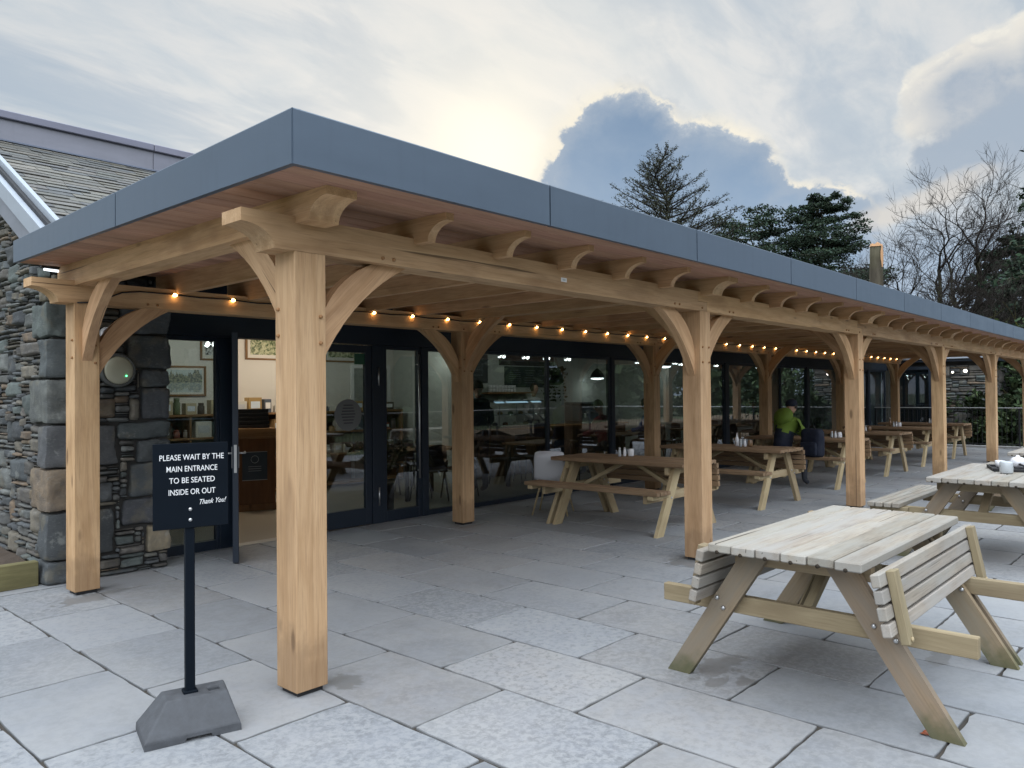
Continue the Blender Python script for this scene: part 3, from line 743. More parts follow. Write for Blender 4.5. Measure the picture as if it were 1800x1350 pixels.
# ---------------------------------------------------------------- glazed front
def win(x0, x1, z0=.0, fr=.05, bot=.05, name='window', hx=None):
    mb = MB(); y0, y1 = GY-.03, GY+.04
    box(mb, x0, x0+fr, y0, y1, z0, HZ, 'z', c=tint(.05)); box(mb, x1-fr, x1, y0, y1, z0, HZ, 'z', c=tint(.05))
    box(mb, x0+fr+.0005, x1-fr-.0005, y0+.002, y1-.002, z0, z0+bot, c=tint(.05)); box(mb, x0+fr+.0005, x1-fr-.0005, y0+.002, y1-.002, HZ-.045, HZ-.001, c=tint(.05))
    f = mb.build(name, FRAME, cafe)
    mb = MB(); box(mb, x0+fr-.004, x1-fr+.004, GY-.004, GY+.004, z0+bot-.004, HZ-.04, b=.0005); mb.build('pane', GLASS, f)
    return f
win(.99, 1.66, bot=.10, fr=.03)
mb = MB(); box(mb, 1.662, 1.80, GY-.04, GY+.06, 0, HZ, 'z'); mb.build('door_jamb', FRAME, cafe)
# open left leaf, hinged at 1.81, swung out past a right angle
LW = .885; hinge = V((1.825, GY-.045, 0)); dl = (V((1.425, 3.285, 0))-hinge).normalized()
def leaf(M, flip=False):
    mb = MB(); T = .055
    def bx(u0, u1, z0, z1, g='x'):
        vs, fs = cbox(u1-u0, T, z1-z0, .004); mb.add(vs, fs, M @ Matrix.Translation(((u0+u1)/2, 0, (z0+z1)/2)), c=tint(.04))
    bx(0, .09, .012, HZ-.01); bx(LW-.09, LW, .012, HZ-.01); bx(.0905, LW-.0905, .012, .21); bx(.0905, LW-.0905, HZ-.10, HZ-.01)
    d_ = mb.build('door', FRAME, cafe)
    mb = MB(); vs, fs = cbox(LW-.17, .008, HZ-.30, .0005); mb.add(vs, fs, M @ Matrix.Translation((LW/2, 0, (HZ+.11)/2))); mb.build('pane', GLASS, d_)
    mb = MB()
    for sg in (-1, 1):
        tube(mb, [M @ V((LW-.05, sg*.027, 1.03)), M @ V((LW-.05, sg*.085, 1.03))], .009, 8); tube(mb, [M @ V((LW-.045, sg*.085, 1.03)), M @ V((LW-.17, sg*.085, 1.03))], .010, 8)
        vs, fs = cbox(.035, .006, .20, .002); mb.add(vs, fs, M @ Matrix.Translation((LW-.05, sg*.030, .99)))
    vs, fs = cbox(.004, .026, .26, .001); mb.add(vs, fs, M @ Matrix.Translation((LW+.001, 0, .98)))
    mb.build('handle', STEEL, d_)
    mb = MB()
    for z in (.25, 1.95):
        tube(mb, [M @ V((-.004, -.03, z-.07)), M @ V((-.004, -.03, z+.07))], .011, 8)
    mb.build('hinge', STEEL, d_)
    return d_
Ml = Matrix((dl, V((-dl.y, dl.x, 0)), V((0, 0, 1)))).transposed().to_4x4(); Ml.translation = hinge
ld = leaf(Ml); ld['label'] = 'open glazed door leaf swung outward'
Mr = Matrix(((-1, 0, 0, 3.60), (0, -1, 0, GY), (0, 0, 1, 0), (0, 0, 0, 1)))
rd = leaf(Mr); rd['label'] = 'closed glazed door leaf with an oval notice'
mb = MB()      # round-topped notice on the right leaf
pts = [(.33*.5*math.cos(t)*.62, .23*math.sin(t)) for t in [i/24*2*math.pi for i in range(24)]]
prism(mb, [(3.27+p[0]*1.9, 1.33+p[1]*.82) for p in pts], GY-.0085, GY-.0055, 'xz', c=(.20, .205, .20))
for i in range(7):
    wz = 1.44-.035*i; hw = .10*(1-.35*abs(i-3)/3); box(mb, 3.27-hw, 3.27+hw, GY-.0105, GY-.0088, wz, wz+.012, b=.0002, c=(.05, .05, .06))
mb.build('notice', WHITE, rd)
mb = MB(); box(mb, 3.36, 3.52, GY-.010, GY-.006, 1.93, 2.06, b=.0005); mb.build('green_notice', plain('dark_green', (.02, .09, .05), .5), rd)
mb = MB(); box(mb, 3.605, 3.775, GY-.04, GY+.06, 0, HZ, 'z'); j_ = mb.build('door_jamb', FRAME, cafe)
mb = MB()
for z in (.32, 1.78):
    tube(mb, [(3.69, GY-.05, z-.1), (3.69, GY-.05, z+.12)], .010, 8)
mb.build('hinge', STEEL, j_)
w_ = win(3.777, 4.39, bot=.14, fr=.05)
mb = MB(); tube(mb, [(4.33, GY-.06, .5), (4.33, GY-.06, 2.08)], .013, 8); 
for z in (.6, 1.95): tube(mb, [(4.33, GY-.06, z), (4.33, GY-.02, z)], .008, 6)
mb.build('pull_handle', STEEL, w_)
mx = [4.44, 8.65, 12.77, 17.1, 21.65]
for i, x in enumerate(mx):
    hw = .05 if i in (0, 1) else .085
    mb = MB(); box(mb, x-hw, x+hw, GY-.045, GY+.07, 0, HZ, 'z', c=tint(.05)); mb.build('mullion', FRAME, cafe)
for a, b, c_, d_ in zip(mx[:-1], mx[1:], (.05, .05, .085, .085), (.05, .085, .085, .085)):
    md = (a+b)/2+.55 if a > 4.5 else 6.95
    win(a+c_+.001, md-.0005, fr=.022, bot=.07); win(md+.0005, b-d_-.001, fr=.022, bot=.07)
win(21.737, XR, fr=.03, bot=.07)
mb = MB(); box(mb, .90, XR, GY-.075, GY+.1, HZ+.001, 2.46, 'x', c=(1, 1, 1)); box(mb, .90, XR, GY-.045, GY+.1, 2.4615, 2.95, 'x'); mb.build('fascia_band', FRAME, cafe)
mb = MB(); box(mb, XL, XR, GY-.06, GY+.09, -.012, .006, b=.002); mb.build('threshold', STEEL, cafe)
# room shell
BY = 8.0
mb = MB(); box(mb, XL, XR, GY+.1, BY, -.1, -.001, b=.0); fl_ = mb.build('floor', FLOOR, cafe)
mb = MB(); box(mb, XL-.05, XR+.1, GY+.1005, BY+.1, 2.60, 2.66, b=.0); mb.build('ceiling', CEIL, cafe)
mb = MB(); box(mb, XL-.1, 8.2, BY, BY+.1, -.1, 2.599, b=.0); box(mb, XL-.12, XL-.02, GY+.1, BY-.001, -.1, 2.599, b=.0); mb.build('interior_wall', CREAM, cafe)
mb = MB(); box(mb, 8.201, XR, BY, BY+.1, -.1, 2.599, b=.0); box(mb, XR+.001, XR+.1, GY+.1, BY-.001, -.1, 2.599, b=.0); mb.build('interior_wall', KITCH, cafe)
# stub partitions and a doorway seen through the glass
mb = MB(); box(mb, 7.15, 7.33, 6.3, BY-.001, 0, 2.595, b=.004); box(mb, 14.6, 14.75, 6.6, BY-.001, 0, 2.595, b=.004); mb.build('partition', KITCH, cafe)
mb = MB(); box(mb, 6.15, 6.22, BY-.03, BY-.001, 0, 2.05, b=.002); box(mb, 6.98, 7.05, BY-.03, BY-.001, 0, 2.05, b=.002); box(mb, 6.15, 7.05, BY-.032, BY-.0015, 2.051, 2.12, b=.002); dr = mb.build('inner_door_frame', WHITE, cafe)
mb = MB(); box(mb, 6.225, 6.975, BY-.02, BY-.0012, .0, 2.049, b=.001); mb.build('inner_door', plain('door_grey', (.30, .32, .30), .6), dr)

# ================================================================== INTERIOR THINGS
def lamp_light(parent, loc, watts, color=(1, .86, .68), size=.03):
    l = bpy.data.lights.new('lamp_light', 'POINT'); l.energy = watts; l.color = color; l.shadow_soft_size = size
    o = bpy.data.objects.new('lamp_light', l); col.objects.link(o); o.parent = parent; o.location = loc
# track of spotlights over the shop end and counter
spots = [(3.0, 6.9, 12), (4.7, 6.9, 13), (6.75, 6.7, 2.6), (8.75, 6.7, 2.1), (9.45, 6.7, 2.3), (10.1, 6.7, 2.3), (10.8, 6.7, 1.8), (13.5, 6.7, .9), (14.7, 6.4, .8), (15.5, 6.7, 1.6), (17.2, 6.6, 2.6), (19.8, 6.6, .8)]
slab_ = ['above the landscape picture', 'above the two tree prints', 'right of the inner doorway', 'above the cup shelf', 'at the left end of the long brown board', 'in front of the middle of the long brown board', 'at the right end of the long brown board', 'left of the large pendant lamp', 'right of the large pendant lamp', 'right of the far partition', 'beyond the far partition', 'at the dark far end of the room']
for (x, y, wt_), lb in zip(spots, slab_):
    s_ = empty('spotlight', (x, y, 2.6)); tag(s_, 'small lit twin ceiling spotlight '+lb, 'spotlight', 'ceiling spotlights inside the cafe')
    mb = MB(); lathe(mb, [(.05, -.03), (.05, 0)], (0, 0, 0), 12); lathe(mb, [(.006, -.24), (.006, -.03)], n=8); mb.build('mount', WHITE, s_)
    for dx_ in (-.06, .06):
        mb = MB(); lathe(mb, [(.040, -.32), (.032, -.23), (.02, -.22)], (dx_, 0, 0), 12); hd = mb.build('shade', WHITE, s_)
        mb = MB(); lathe(mb, [(.004, -.345), (.028, -.335), (.034, -.321)], (dx_, 0, 0), 12); mb.build('bulb', LAMPW, hd)
    lamp_light(s_, (0, -.1, -.40), wt_)
def pendant(x, y, z, lb, wt_=10):
    p = empty('pendant_lamp', (x, y, z)); tag(p, lb, 'pendant lamp', 'pendant lamps inside the cafe')
    mb = MB(); tube(mb, [(0, 0, .2), (0, 0, 2.6-z)], .006, 6); mb.build('cord', BLACK, p)
    mb = MB(); lathe(mb, [(.17, -.02), (.165, .03), (.12, .12), (.05, .18), (.03, .21)], n=20); mb.build('lamp_shade', BLACK, p)
    mb = MB(); lathe(mb, [(.06, -.06), (.15, -.045), (.155, -.005), (.10, -.004)], n=20); mb.build('diffuser', LAMPW, p)
    lamp_light(p, (0, 0, -.15), wt_)
pendant(14.2, 6.4, 2.22, 'large cream glowing pendant lamp over the indoor dining tables', .9); pendant(13.1, 7.6, 1.95, 'small dim pendant lamp far back in the cafe', .8)
pendant(16.3, 6.9, 2.2, 'bright flat pendant lamp behind the right hand windows', 1.8)
def picture(x0, x1, z0, z1, lab, kind, Y=BY):
    p = empty('framed_picture', ((x0+x1)/2, Y, z0)); tag(p, lab, 'picture', 'pictures on the back wall'); W = (x1-x0)/2; H = z1-z0; f = .03
    mb = MB(); box(mb, -W, W, -.035, -.0005, 0, f, b=.004); box(mb, -W, W, -.035, -.0005, H-f, H, b=.004); box(mb, -W, -W+f, -.034, -.0005, f+.0003, H-f-.0003, 'z', .004); box(mb, W-f, W, -.034, -.0005, f+.0003, H-f-.0003, 'z', .004)
    mb.build('frame', FURN, p)
    mb = MB(); box(mb, -W+f, W-f, -.012, -.001, f, H-f, b=.0003); mb.build('mount_board', CREAM, p)
    mt, n, b, o = newmat('print_'+kind); tc = n.n('ShaderNodeTexCoord').outputs['Object']; q = n.sep(tc)
    if kind == 'lake':
        rid = n.m('MULTIPLY', n.m('SUBTRACT', n.noise(n.scale(tc, (6, 0, 0)), 1.2, 6, .6), .36), .75)
        up = n.m('SUBTRACT', q[2], H*.47); far = n.mapr(n.m('SUBTRACT', n.m('ABSOLUTE', up), n.m('ADD', rid, .02)), .012, -.012)
        wash = n.mix(n.noise(n.scale(tc, (3, 1, 9)), 3, 5), (.62, .65, .62), (.40, .50, .54))
        cc = n.mix(n.m('MULTIPLY', far, n.mapr(up, -.02, .0, .55, .95)), wash, n.mix(n.mapr(n.noise(n.scale(tc, (8, 1, 14)), 3, 5), .4, .6), (.07, .10, .11), (.34, .33, .22)))
    elif kind == 'tree':
        v = n.noise(n.scale(tc, (1, 1, .6)), 22, 7, .7, 1.2); cc = n.mix(n.mapr(v, .44, .54), (.03, .03, .03), (.62, .63, .62))
    else:
        v = n.noise(tc, 16, 6, .7, .8); cc = n.mix(n.mapr(v, .42, .58), (.06, .10, .03), (.55, .55, .35))
    n.put(b.inputs['Base Color'], cc); b.inputs['Roughness'].default_value = .5
    mb = MB(); m_ = .085 if kind != 'lake' else .06; box(mb, -W+m_, W-m_, -.016, -.0125, m_, H-m_, b=.0003); mb.build('print', mt, p)
picture(2.72, 3.46, 1.57, 2.03, 'framed lake and hills watercolour, lowest picture at the left', 'lake')
picture(3.37, 3.95, 2.12, 2.59, 'pale framed print of dark branches, left of the open door', 'tree')
picture(4.12, 4.95, 2.15, 2.595, 'pale framed print of dark tree branches above the lectern', 'tree2'); 
picture(5.6, 6.42, 2.15, 2.595, 'framed green and yellow foliage picture near the inner doorway', 'leafy')
MATS['print_tree2'].node_tree.nodes  # second branch print keeps its own material
# shelving with goods along the back wall
sh = empty('shop_shelving', (2.4, 7.75, 0)); tag(sh, 'dark wooden shop shelving under the landscape picture', 'shelving')
mb = MB()
for z in (.05, .55, .93, 1.27): box(mb, -1.05, 4.6, -.2, .24, z, z+.03, b=.003)
mb.build('shelf', FURN, sh)
mb = MB()
for x in (-1.05, .6, 2.3, 4.57): box(mb, x, x+.03, -.195, .235, .081, .5495, 'z'); box(mb, x, x+.03, -.195, .235, .5805, .9295, 'z'); box(mb, x, x+.03, -.195, .235, .9605, 1.2695, 'z')
box(mb, -1.05, 4.6, .2405, .249, .05, 1.30, b=.001); mb.build('upright', FURN, sh)
gcols = [(.35, .22, .10), (.10, .12, .16), (.5, .42, .28), (.30, .08, .05), (.62, .58, .48), (.14, .18, .10), (.45, .30, .12), (.55, .50, .45), (.09, .07, .06), (.68, .66, .6)]
nm = {'gift_box': ('box', 'cardboard'), 'jar': ('jar', 'glass'), 'packet': ('packet', 'paper')}
cn = {0: 'brown', 1: 'dark blue', 2: 'buff', 3: 'dark red', 4: 'cream', 5: 'green', 6: 'tan', 7: 'grey', 8: 'black', 9: 'white'}
GOODS = plain('goods', (1, 1, 1), .5, var=.12)
for z in (1.30, .96, .58):
    x = 1.45
    while x < 6.8:
        ci = rng.randrange(10); c = gcols[ci]; kd = rng.choice(('gift_box', 'gift_box', 'jar', 'packet')); wd = rng.uniform(.09, .26); h = rng.uniform(.08, .26 if z > 1 else .24)
        y = rng.uniform(7.62, 7.72); mb = MB()
        if kd == 'jar': wd = .1; lathe(mb, [(.045, 0), (.05, .01), (.05, h*.7), (.035, h*.8), (.04, h*.82), (.04, h)], (0, 0, 0), 12, c)
        elif kd == 'packet': prism(mb, [(-wd/2, 0), (wd/2, 0), (wd/2*.95, h*.85), (wd*.3, h), (-wd*.3, h), (-wd/2*.95, h*.85)], -.03, .03, 'xz', c=c)
        else: box(mb, -wd/2, wd/2, -.07, .07, 0, h, b=.004, c=c); box(mb, -wd/2*.7, wd/2*.7, -.0745, -.0705, h*.3, h*.75, b=.0005, c=tuple(1-q*.6 for q in c))
        o = mb.build(kd, GOODS, loc=(x+wd/2, y, z+.001)); lev = {1.30: 'top shelf', .96: 'middle shelf', .58: 'lower shelf'}[z]
        tag(o, f'{cn[ci]} {nm[kd][1]} {nm[kd][0]} among the goods on the {lev}', nm[kd][0], f'{cn[ci]} {nm[kd][0]} goods on the {lev}'); x += wd+rng.uniform(.01, .08)
# lectern / till stand seen through the open door
le = empty('lectern', (3.38, 6.4, 0), rad(-20)); tag(le, 'tall brown wooden lectern with a dark notice inside the open door', 'lectern')
mb = MB(); box(mb, -.26, .26, -.22, .22, .0, .09, 'z', c=(.7, .6, .5)); box(mb, -.24, .24, -.2, .2, .0905, .98, 'z', c=(.62, .5, .42)); mb.build('cabinet', FURN, le)
mb = MB(); box(mb, -.27, .27, -.24, .24, .981, 1.01, b=.004); box(mb, -.25, .25, -.2, .2, 1.0105, 1.12, b=.004, c=(1.3, 1.3, 1.2)); mb.build('top', FURN, le)
mb = MB(); box(mb, -.2, .13, -.206, -.201, .42, .80, b=.001); nt_ = mb.build('notice', plain('slate_notice', (.02, .03, .04), .4), le)
mb = MB(); 
for a in ((-.2, .13, .415, .422), (-.2, .13, .798, .805)): box(mb, a[0], a[1], -.2085, -.2062, a[2], a[3], b=.0003, c=(.5, .5, .5))
tube(mb, [(-.035+.05*math.cos(t*.5236), -.2072, .70+.05*math.sin(t*.5236)) for t in range(13)], .003, 4, c=(.5, .55, .58))
for z in (.60, .57, .54): box(mb, -.12, .05, -.2085, -.2062, z, z+.006, b=.0002, c=(.4, .42, .44))
mb.build('lettering', WHITE, nt_)
tb = empty('menu_rack', (3.36, 6.4, 1.121), rad(-20)); tag(tb, 'black slatted menu rack standing on the lectern', 'rack')
mb = MB()
for i in range(5): box(mb, -.2, .2, -.1+.02*i, -.085+.02*i, .055*i, .055*i+.045, b=.003)
box(mb, -.2, .2, .005, .1, 0, .255, b=.004); mb.build('slat', BLACK, tb)
# counter, display fridge, menu boards, cup shelf
ct_ = empty('service_counter', (9.6, 6.9, 0)); tag(ct_, 'long wooden service counter behind the large window', 'counter')
mb = MB(); box(mb, -1.9, 3.2, -.3, .3, 0, .86, 'z', c=(.75, .75, .7)); mb.build('front', FURN, ct_); mb = MB(); box(mb, -1.95, 3.25, -.36, .34, .861, .90, b=.004, c=(1.4, 1.3, 1.1)); mb.build('worktop', FURN, ct_)
df = empty('display_fridge', (9.3, 6.85, .901)); tag(df, 'glass display fridge with bluish lit strips on the counter', 'display fridge')
mb = MB(); box(mb, -.75, .75, -.28, .28, 0, .05, b=.004, c=(.4, .4, .4)); box(mb, -.75, .75, -.12, .28, .5, .545, b=.004, c=(.5, .5, .5))
for x in (-.74, -.25, .25, .72): box(mb, x, x+.02, -.26, -.24, .0505, .46, 'z', .002)
mb.build('cabinet', STEEL, df)
mb = MB()
for a, b in ((-.70, -.45), (-.38, .25), (.36, .66)): prism(mb, [(a, .485), (b, .485), (b-.06, .515), (a-.06, .515)], -.135, -.125, 'xz')
mb.build('light_strip', FRIDGE, df)
mb = MB(); box(mb, -.72, .72, -.20, .2, .25, .26, b=.001, c=(.6, .7, .7)); mb.build('shelf', STEEL, df)
for i in range(9):
    mb = MB(); x = -.62+.15*i; lathe(mb, [(.05, 0), (.06, .015), (.045, .05), (.01, .06)], n=10, c=rng.choice(gcols)); zz = .262 if i % 2 else .052
    o = mb.build('cake', GOODS, loc=(9.3+x, 6.83, .901+zz)); tag(o, 'small round cake on a shelf inside the display fridge', 'cake', 'cakes in the display fridge')
def board(x0, x1, z0, z1, lab, c, lines, Y=BY):
    p = empty('menu_board', ((x0+x1)/2, Y, z0)); tag(p, lab, 'menu board'); W = (x1-x0)/2; H = z1-z0
    mb = MB(); box(mb, -W, W, -.03, -.001, 0, H, b=.004); mb.build('panel', plain('board_'+lab[:9].replace(' ', '_'), c, .5), p)
    mb = MB()
    for (cx_, n_, w0) in lines:
        for i in range(n_):
            z = H-.09-i*(H-.13)/max(1, n_); ww = w0*rng.uniform(.55, 1.); xx = cx_*W-ww/2
            while xx < cx_*W+ww/2:
                l_ = rng.uniform(.02, .07); box(mb, xx, xx+l_, -.0325, -.0305, z, z+.014, b=.0003); xx += l_+.015
    mb.build('chalk_writing', plain('chalk', (.20, .22, .22), .9), p)
board(10.05, 11.9, 2.19, 2.56, 'long brown menu board mounted highest behind the counter', (.035, .028, .030), [(-.8, 5, .3), (-.3, 5, .3), (.25, 5, .3), (.75, 5, .35)])
board(10.22, 11.75, 1.71, 2.17, 'green chalkboard menu just under the long brown board', (.018, .038, .034), [(-.6, 7, .4), (.05, 6, .4), (.65, 3, .3)])
board(8.85, 9.68, 1.80, 2.40, 'dark menu board left of the green chalkboard', (.02, .024, .03), [(0, 4, .5)])
cs = empty('cup_shelf', (10.1, 7.87, 1.60)); tag(cs, 'narrow wooden wall shelf carrying a row of cups', 'shelf'); mb = MB(); box(mb, -.65, .85, -.13, .129, -.03, 0, b=.003, c=(1.3, 1.2, 1)); mb.build('board', FURN, cs)
for i in range(9):
    for q in range(2):
        mb = MB(); lathe(mb, [(.025, 0), (.035, .01), (.042, .075), (.036, .074), (.02, .015)], n=10); o = mb.build('cup', WHITE, loc=(9.62+.095*i, 7.86, 1.601+.0755*q)); tag(o, 'white cup in the two high row on the wall shelf', 'cup', 'cups on the wall shelf')
# espresso machine, crockery on counter
mb = MB(); box(mb, -.35, .35, -.22, .22, .03, .42, b=.03); box(mb, -.36, .36, -.25, .2, .42, .47, b=.01); 
for x in (-.2, .05, .25): tube(mb, [(x, -.22, .25), (x, -.34, .24)], .018, 8)
box(mb, -.33, .33, -.26, .2, 0, .03, b=.005); o = mb.build('coffee_machine', STEEL, loc=(11.6, 6.95, .901)); tag(o, 'steel coffee machine on the counter right of the display fridge', 'coffee machine')
# dining tables and chairs inside
def dtable():
    t = empty('dining_table'); mb = MB(); box(mb, -.6, .6, -.38, .38, .71, .745, b=.005); mb.build('table_top', FURN, t)
    for sx in (-1, 1):
        for sy in (-1, 1):
            mb = MB(); bar(mb, (sx*.52, sy*.31, 0), (sx*.5, sy*.3, .709), .05, .05, (0, 1, 0)); mb.build('leg', BLACK, t)
    return t
def dchair():
    t = empty('dining_chair'); mb = MB(); box(mb, -.2, .2, -.2, .2, .43, .455, b=.01); mb.build('seat', BLACK, t)
    mb = MB()
    n_ = 8; vs = []
    for j in range(n_+1):
        for i in range(n_+1):
            s_ = i/n_*2-1; q = j/n_; vs.append((s_*(.2-.03*q*q), .2+.05*q-.05*s_*s_*(.3+q), .48+.36*q*(1-.1*s_*s_)))
    mb.add(vs, [[j*(n_+1)+i, j*(n_+1)+i+1, (j+1)*(n_+1)+i+1, (j+1)*(n_+1)+i] for j in range(n_) for i in range(n_)], smooth=True)
    for s_ in (-1, 1): tube(mb, [(s_*.17, .19, .44), (s_*.17, .22, .6)], .012, 6)
    mb.build('backrest', BLACK, t)
    for sx in (-1, 1):
        for sy in (-1, 1):
            mb = MB(); tube(mb, [(sx*.2, sy*.21, 0), (sx*.16, sy*.16, .43)], [.011, .015], 6); mb.build('leg', BLACK, t)
    return t
dt = dtable(); dc = dchair(); first = True
dts = [(5.7, 5.6, 0, 'left, near the closed door leaf'), (8.0, 5.1, .1, 'by the glass behind the second back post'), (10.8, 5.4, 0, 'in front of the counter'), (13.9, 5.4, .1, 'under the large pendant lamp'), (16.0, 5.5, 0, 'right of the far partition'), (19.0, 5.4, 0, 'at the dark far end')]
for i, (x, y, a, lb) in enumerate(dts):
    o = dt if i == 0 else copy_tree(dt); o.location = (x, y, 0); o.rotation_euler.z = a; tag(o, 'dark dining table inside the cafe, '+lb, 'table', 'dining tables inside the cafe')
k_ = 0
for i, (x, y, a, lb) in enumerate(dts):
    for (ox, oy, rz, sd_) in ((-.3, -.55, math.pi, 'window side left'), (.32, -.55, math.pi, 'window side right'), (-.3, .55, 0, 'far side left'), (.32, .55, 0, 'far side right')):
        o = dc if k_ == 0 else copy_tree(dc); k_ += 1; o.location = (x+ox, y+oy, 0); o.rotation_euler.z = rz+rng.uniform(-.15, .15); tag(o, f'black chair, {sd_} of the table {lb}', 'chair', 'dining chairs inside the cafe')
# hanging plant and a leafy pot plant
def leafball(mb, ce, rx, rz, n_, sz, rg=rng):
    for _ in range(n_):
        u_, t_ = rg.uniform(-1, 1), rg.uniform(0, 6.283); r_ = rg.random()**.4; q = math.sqrt(1-u_*u_)
        p = V(ce)+V((rx*r_*q*math.cos(t_), rx*r_*q*math.sin(t_), rz*r_*u_)); leafq(mb, p, sz*rg.uniform(.6, 1.3), rg)
def leafq(mb, p, s_, rg, c=None):
    a = V((rg.gauss(0, 1), rg.gauss(0, 1), rg.gauss(0, .7))).normalized(); b = a.cross(V((rg.gauss(0, 1), rg.gauss(0, 1), rg.gauss(0, 1)))).normalized()
    if c is None: k2 = rg.uniform(.45, 1.6); c = (k2*rg.uniform(.9, 1.15), k2, k2*rg.uniform(.8, 1.05))
    i = len(mb.v); mb.v += [p-a*s_*.5, p+b*s_*.28, p+a*s_*.5, p-b*s_*.28]; mb.g += [p]*4; mb.c += [c]*4; mb.f.append([i, i+1, i+2, i+3]); mb.mi.append(0); mb.sm.append(False)
hp = empty('hanging_plant', (9.0, 5.6, 1.72)); tag(hp, 'trailing plant in a dark pot hanging by the window', 'plant')
mb = MB(); lathe(mb, [(.10, 0), (.16, .05), (.17, .24), (.16, .25), (.02, .2)], n=14); mb.build('pot', BLACK, hp)
mb = MB(); 
for q in range(3): tube(mb, [(.16*math.cos(q*2.1), .16*math.sin(q*2.1), .24), (0, 0, .62)], .004, 4)
tube(mb, [(0, 0, .62), (0, 0, .88)], .004, 4); mb.build('hanger', BLACK, hp)
mb = MB(); leafball(mb, (0, 0, .26), .24, .1, 90, .09)
for q in range(12):
    t_ = rng.uniform(0, 6.28)
    for j in range(9): leafq(mb, V((.2*math.cos(t_)+rng.gauss(0, .02), .2*math.sin(t_)+rng.gauss(0, .02), .2-.06*j)), .08, rng)
mb.build('foliage', LEAF, hp)
pp_ = empty('potted_plant', (4.25, 4.75, 0)); tag(pp_, 'tall green plant in a pot behind the narrow fixed pane', 'plant')
mb = MB(); lathe(mb, [(.14, 0), (.19, .05), (.2, .38), (.18, .4), (.02, .34)], n=16); mb.build('pot', BLACK, pp_)
mb = MB()
for q in range(10):
    t_ = rng.uniform(0, 6.28); pt = [V((.04*math.cos(t_), .04*math.sin(t_), .34+j*.16))+V((.05*j*math.cos(t_), .05*j*math.sin(t_), -.012*j*j)) for j in range(7)]; tube(mb, pt, .006, 4, c=(.8, 1, .7))
    for p in pt[2:]:
        for _ in range(4): leafq(mb, p+V((rng.gauss(0, .05), rng.gauss(0, .05), rng.gauss(0, .05))), .13, rng)
mb.build('foliage', LEAF, pp_)

# ================================================================== WALL FITTINGS
bl = empty('bulkhead_lamp', (.505, SF-.055, 1.80)); tag(bl, 'round cream bulkhead lamp with a green light on the stone wall', 'wall lamp')
mb = MB(); lathe(mb, [(.150, -.02), (.150, .035), (.138, .05), (.125, .05), (.12, .02)], n=32, axis='y'); mb.build('rim', plain('lamp_rim', (.10, .105, .10), .5), bl)
mb = MB(); lathe(mb, [(.124, .03), (.124, .045), (.105, .06), (.06, .069), (.004, .072)], n=32, axis='y'); mb.build('diffuser', plain('cream_plastic', (.46, .45, .34), .4, var=.06), bl)
mb = MB(); lathe(mb, [(.006, .05), (.006, .074), (.002, .077)], (.055, 0, -.05), 8, axis='y'); mb.build('indicator_light', GREEN, bl)
dm = empty('security_dome', (.42, SF-.06, 2.12)); tag(dm, 'small white security dome high on the stone wall', 'camera')
mb = MB(); lathe(mb, [(.055, -.02), (.055, .03), (.05, .04)], n=20, axis='y'); mb.build('housing', WHITE, dm)
mb = MB(); lathe(mb, [(.045, .041), (.042, .06), (.03, .078), (.004, .087)], n=20, axis='y'); mb.build('dome', plain('smoked', (.12, .11, .14), .15), dm)
tl = empty('strip_light', (-.1, 3.50, 2.605)); tag(tl, 'short lit white strip light under the roof edge above the stone corner', 'strip light')
mb = MB(); tube(mb, [(-.01, 0, 0), (.13, .03, 0)], .010, 10); mb.build('tube', TUBEW, tl); mb = MB(); box(mb, -.03, .15, -.005, .045, .012, .03, b=.003); mb.build('housing', BLACK, tl)
mb = MB(); box(mb, 2.20, 2.265, -.0075, -.0045, 2.375, 2.405, b=.0006); box(mb, 2.215, 2.25, -.0085, -.0076, 2.383, 2.395, b=.0002, c=(.6, .65, .7)); o = mb.build('label_tag', WHITE); tag(o, 'tiny white label stuck on the face of the front oak beam', 'label')

# ================================================================== NOTICE ON ITS STAND
sg = empty('sign_stand', (-.515, .078, 0), rad(-15)); tag(sg, 'black please wait notice on a post in a grey rubber block', 'sign')
# rubber block: broad foot, chamfered shoulders, open post socket and a hand notch
mb = MB(); B0 = [(-.225, -.155), (.19, -.155), (.19, .13), (-.225, .13)]; zt_ = .165
T0 = [(-.12, -.05), (.15, -.055), (.165, .10), (-.12, .10)]
h0, h1 = .035, .035
vs = [(*p, 0) for p in B0]+[(*p, h0) for p in B0]+[(*p, zt_) for p in T0]
# front side split round the notch
vs += [(-.06, -.155, 0), (-.05, -.155, .018), (.055, -.155, .018), (.065, -.155, 0), (-.06, .13, 0), (-.05, .13, .018), (.055, .13, .018), (.065, .13, 0)]
fs = [[0, 12, 13, 14, 15, 1, 5, 4], [1, 2, 6, 5], [2, 19, 18, 17, 16, 3, 7, 6], [3, 0, 4, 7], [4, 5, 9, 8], [5, 6, 10, 9], [6, 7, 11, 10], [7, 4, 8, 11], [12, 16, 17, 13], [13, 17, 18, 14], [14, 18, 19, 15]]
hx0, hx1, hy0, hy1 = .075, .125, -.015, .035
b_ = len(vs); vs += [(hx0, hy0, zt_), (hx1, hy0, zt_), (hx1, hy1, zt_), (hx0, hy1, zt_), (hx0, hy0, .05), (hx1, hy0, .05), (hx1, hy1, .05), (hx0, hy1, .05)]
fs += [[8, 9, b_+1, b_], [9, 10, b_+2, b_+1], [10, 11, b_+3, b_+2], [11, 8, b_, b_+3], [b_, b_+1, b_+5, b_+4], [b_+1, b_+2, b_+6, b_+5], [b_+2, b_+3, b_+7, b_+6], [b_+3, b_, b_+4, b_+7], [b_+4, b_+5, b_+6, b_+7]]
bmx = bmesh.new(); bv = [bmx.verts.new(v) for v in vs]
for f in fs: bmx.faces.new([bv[i] for i in f])
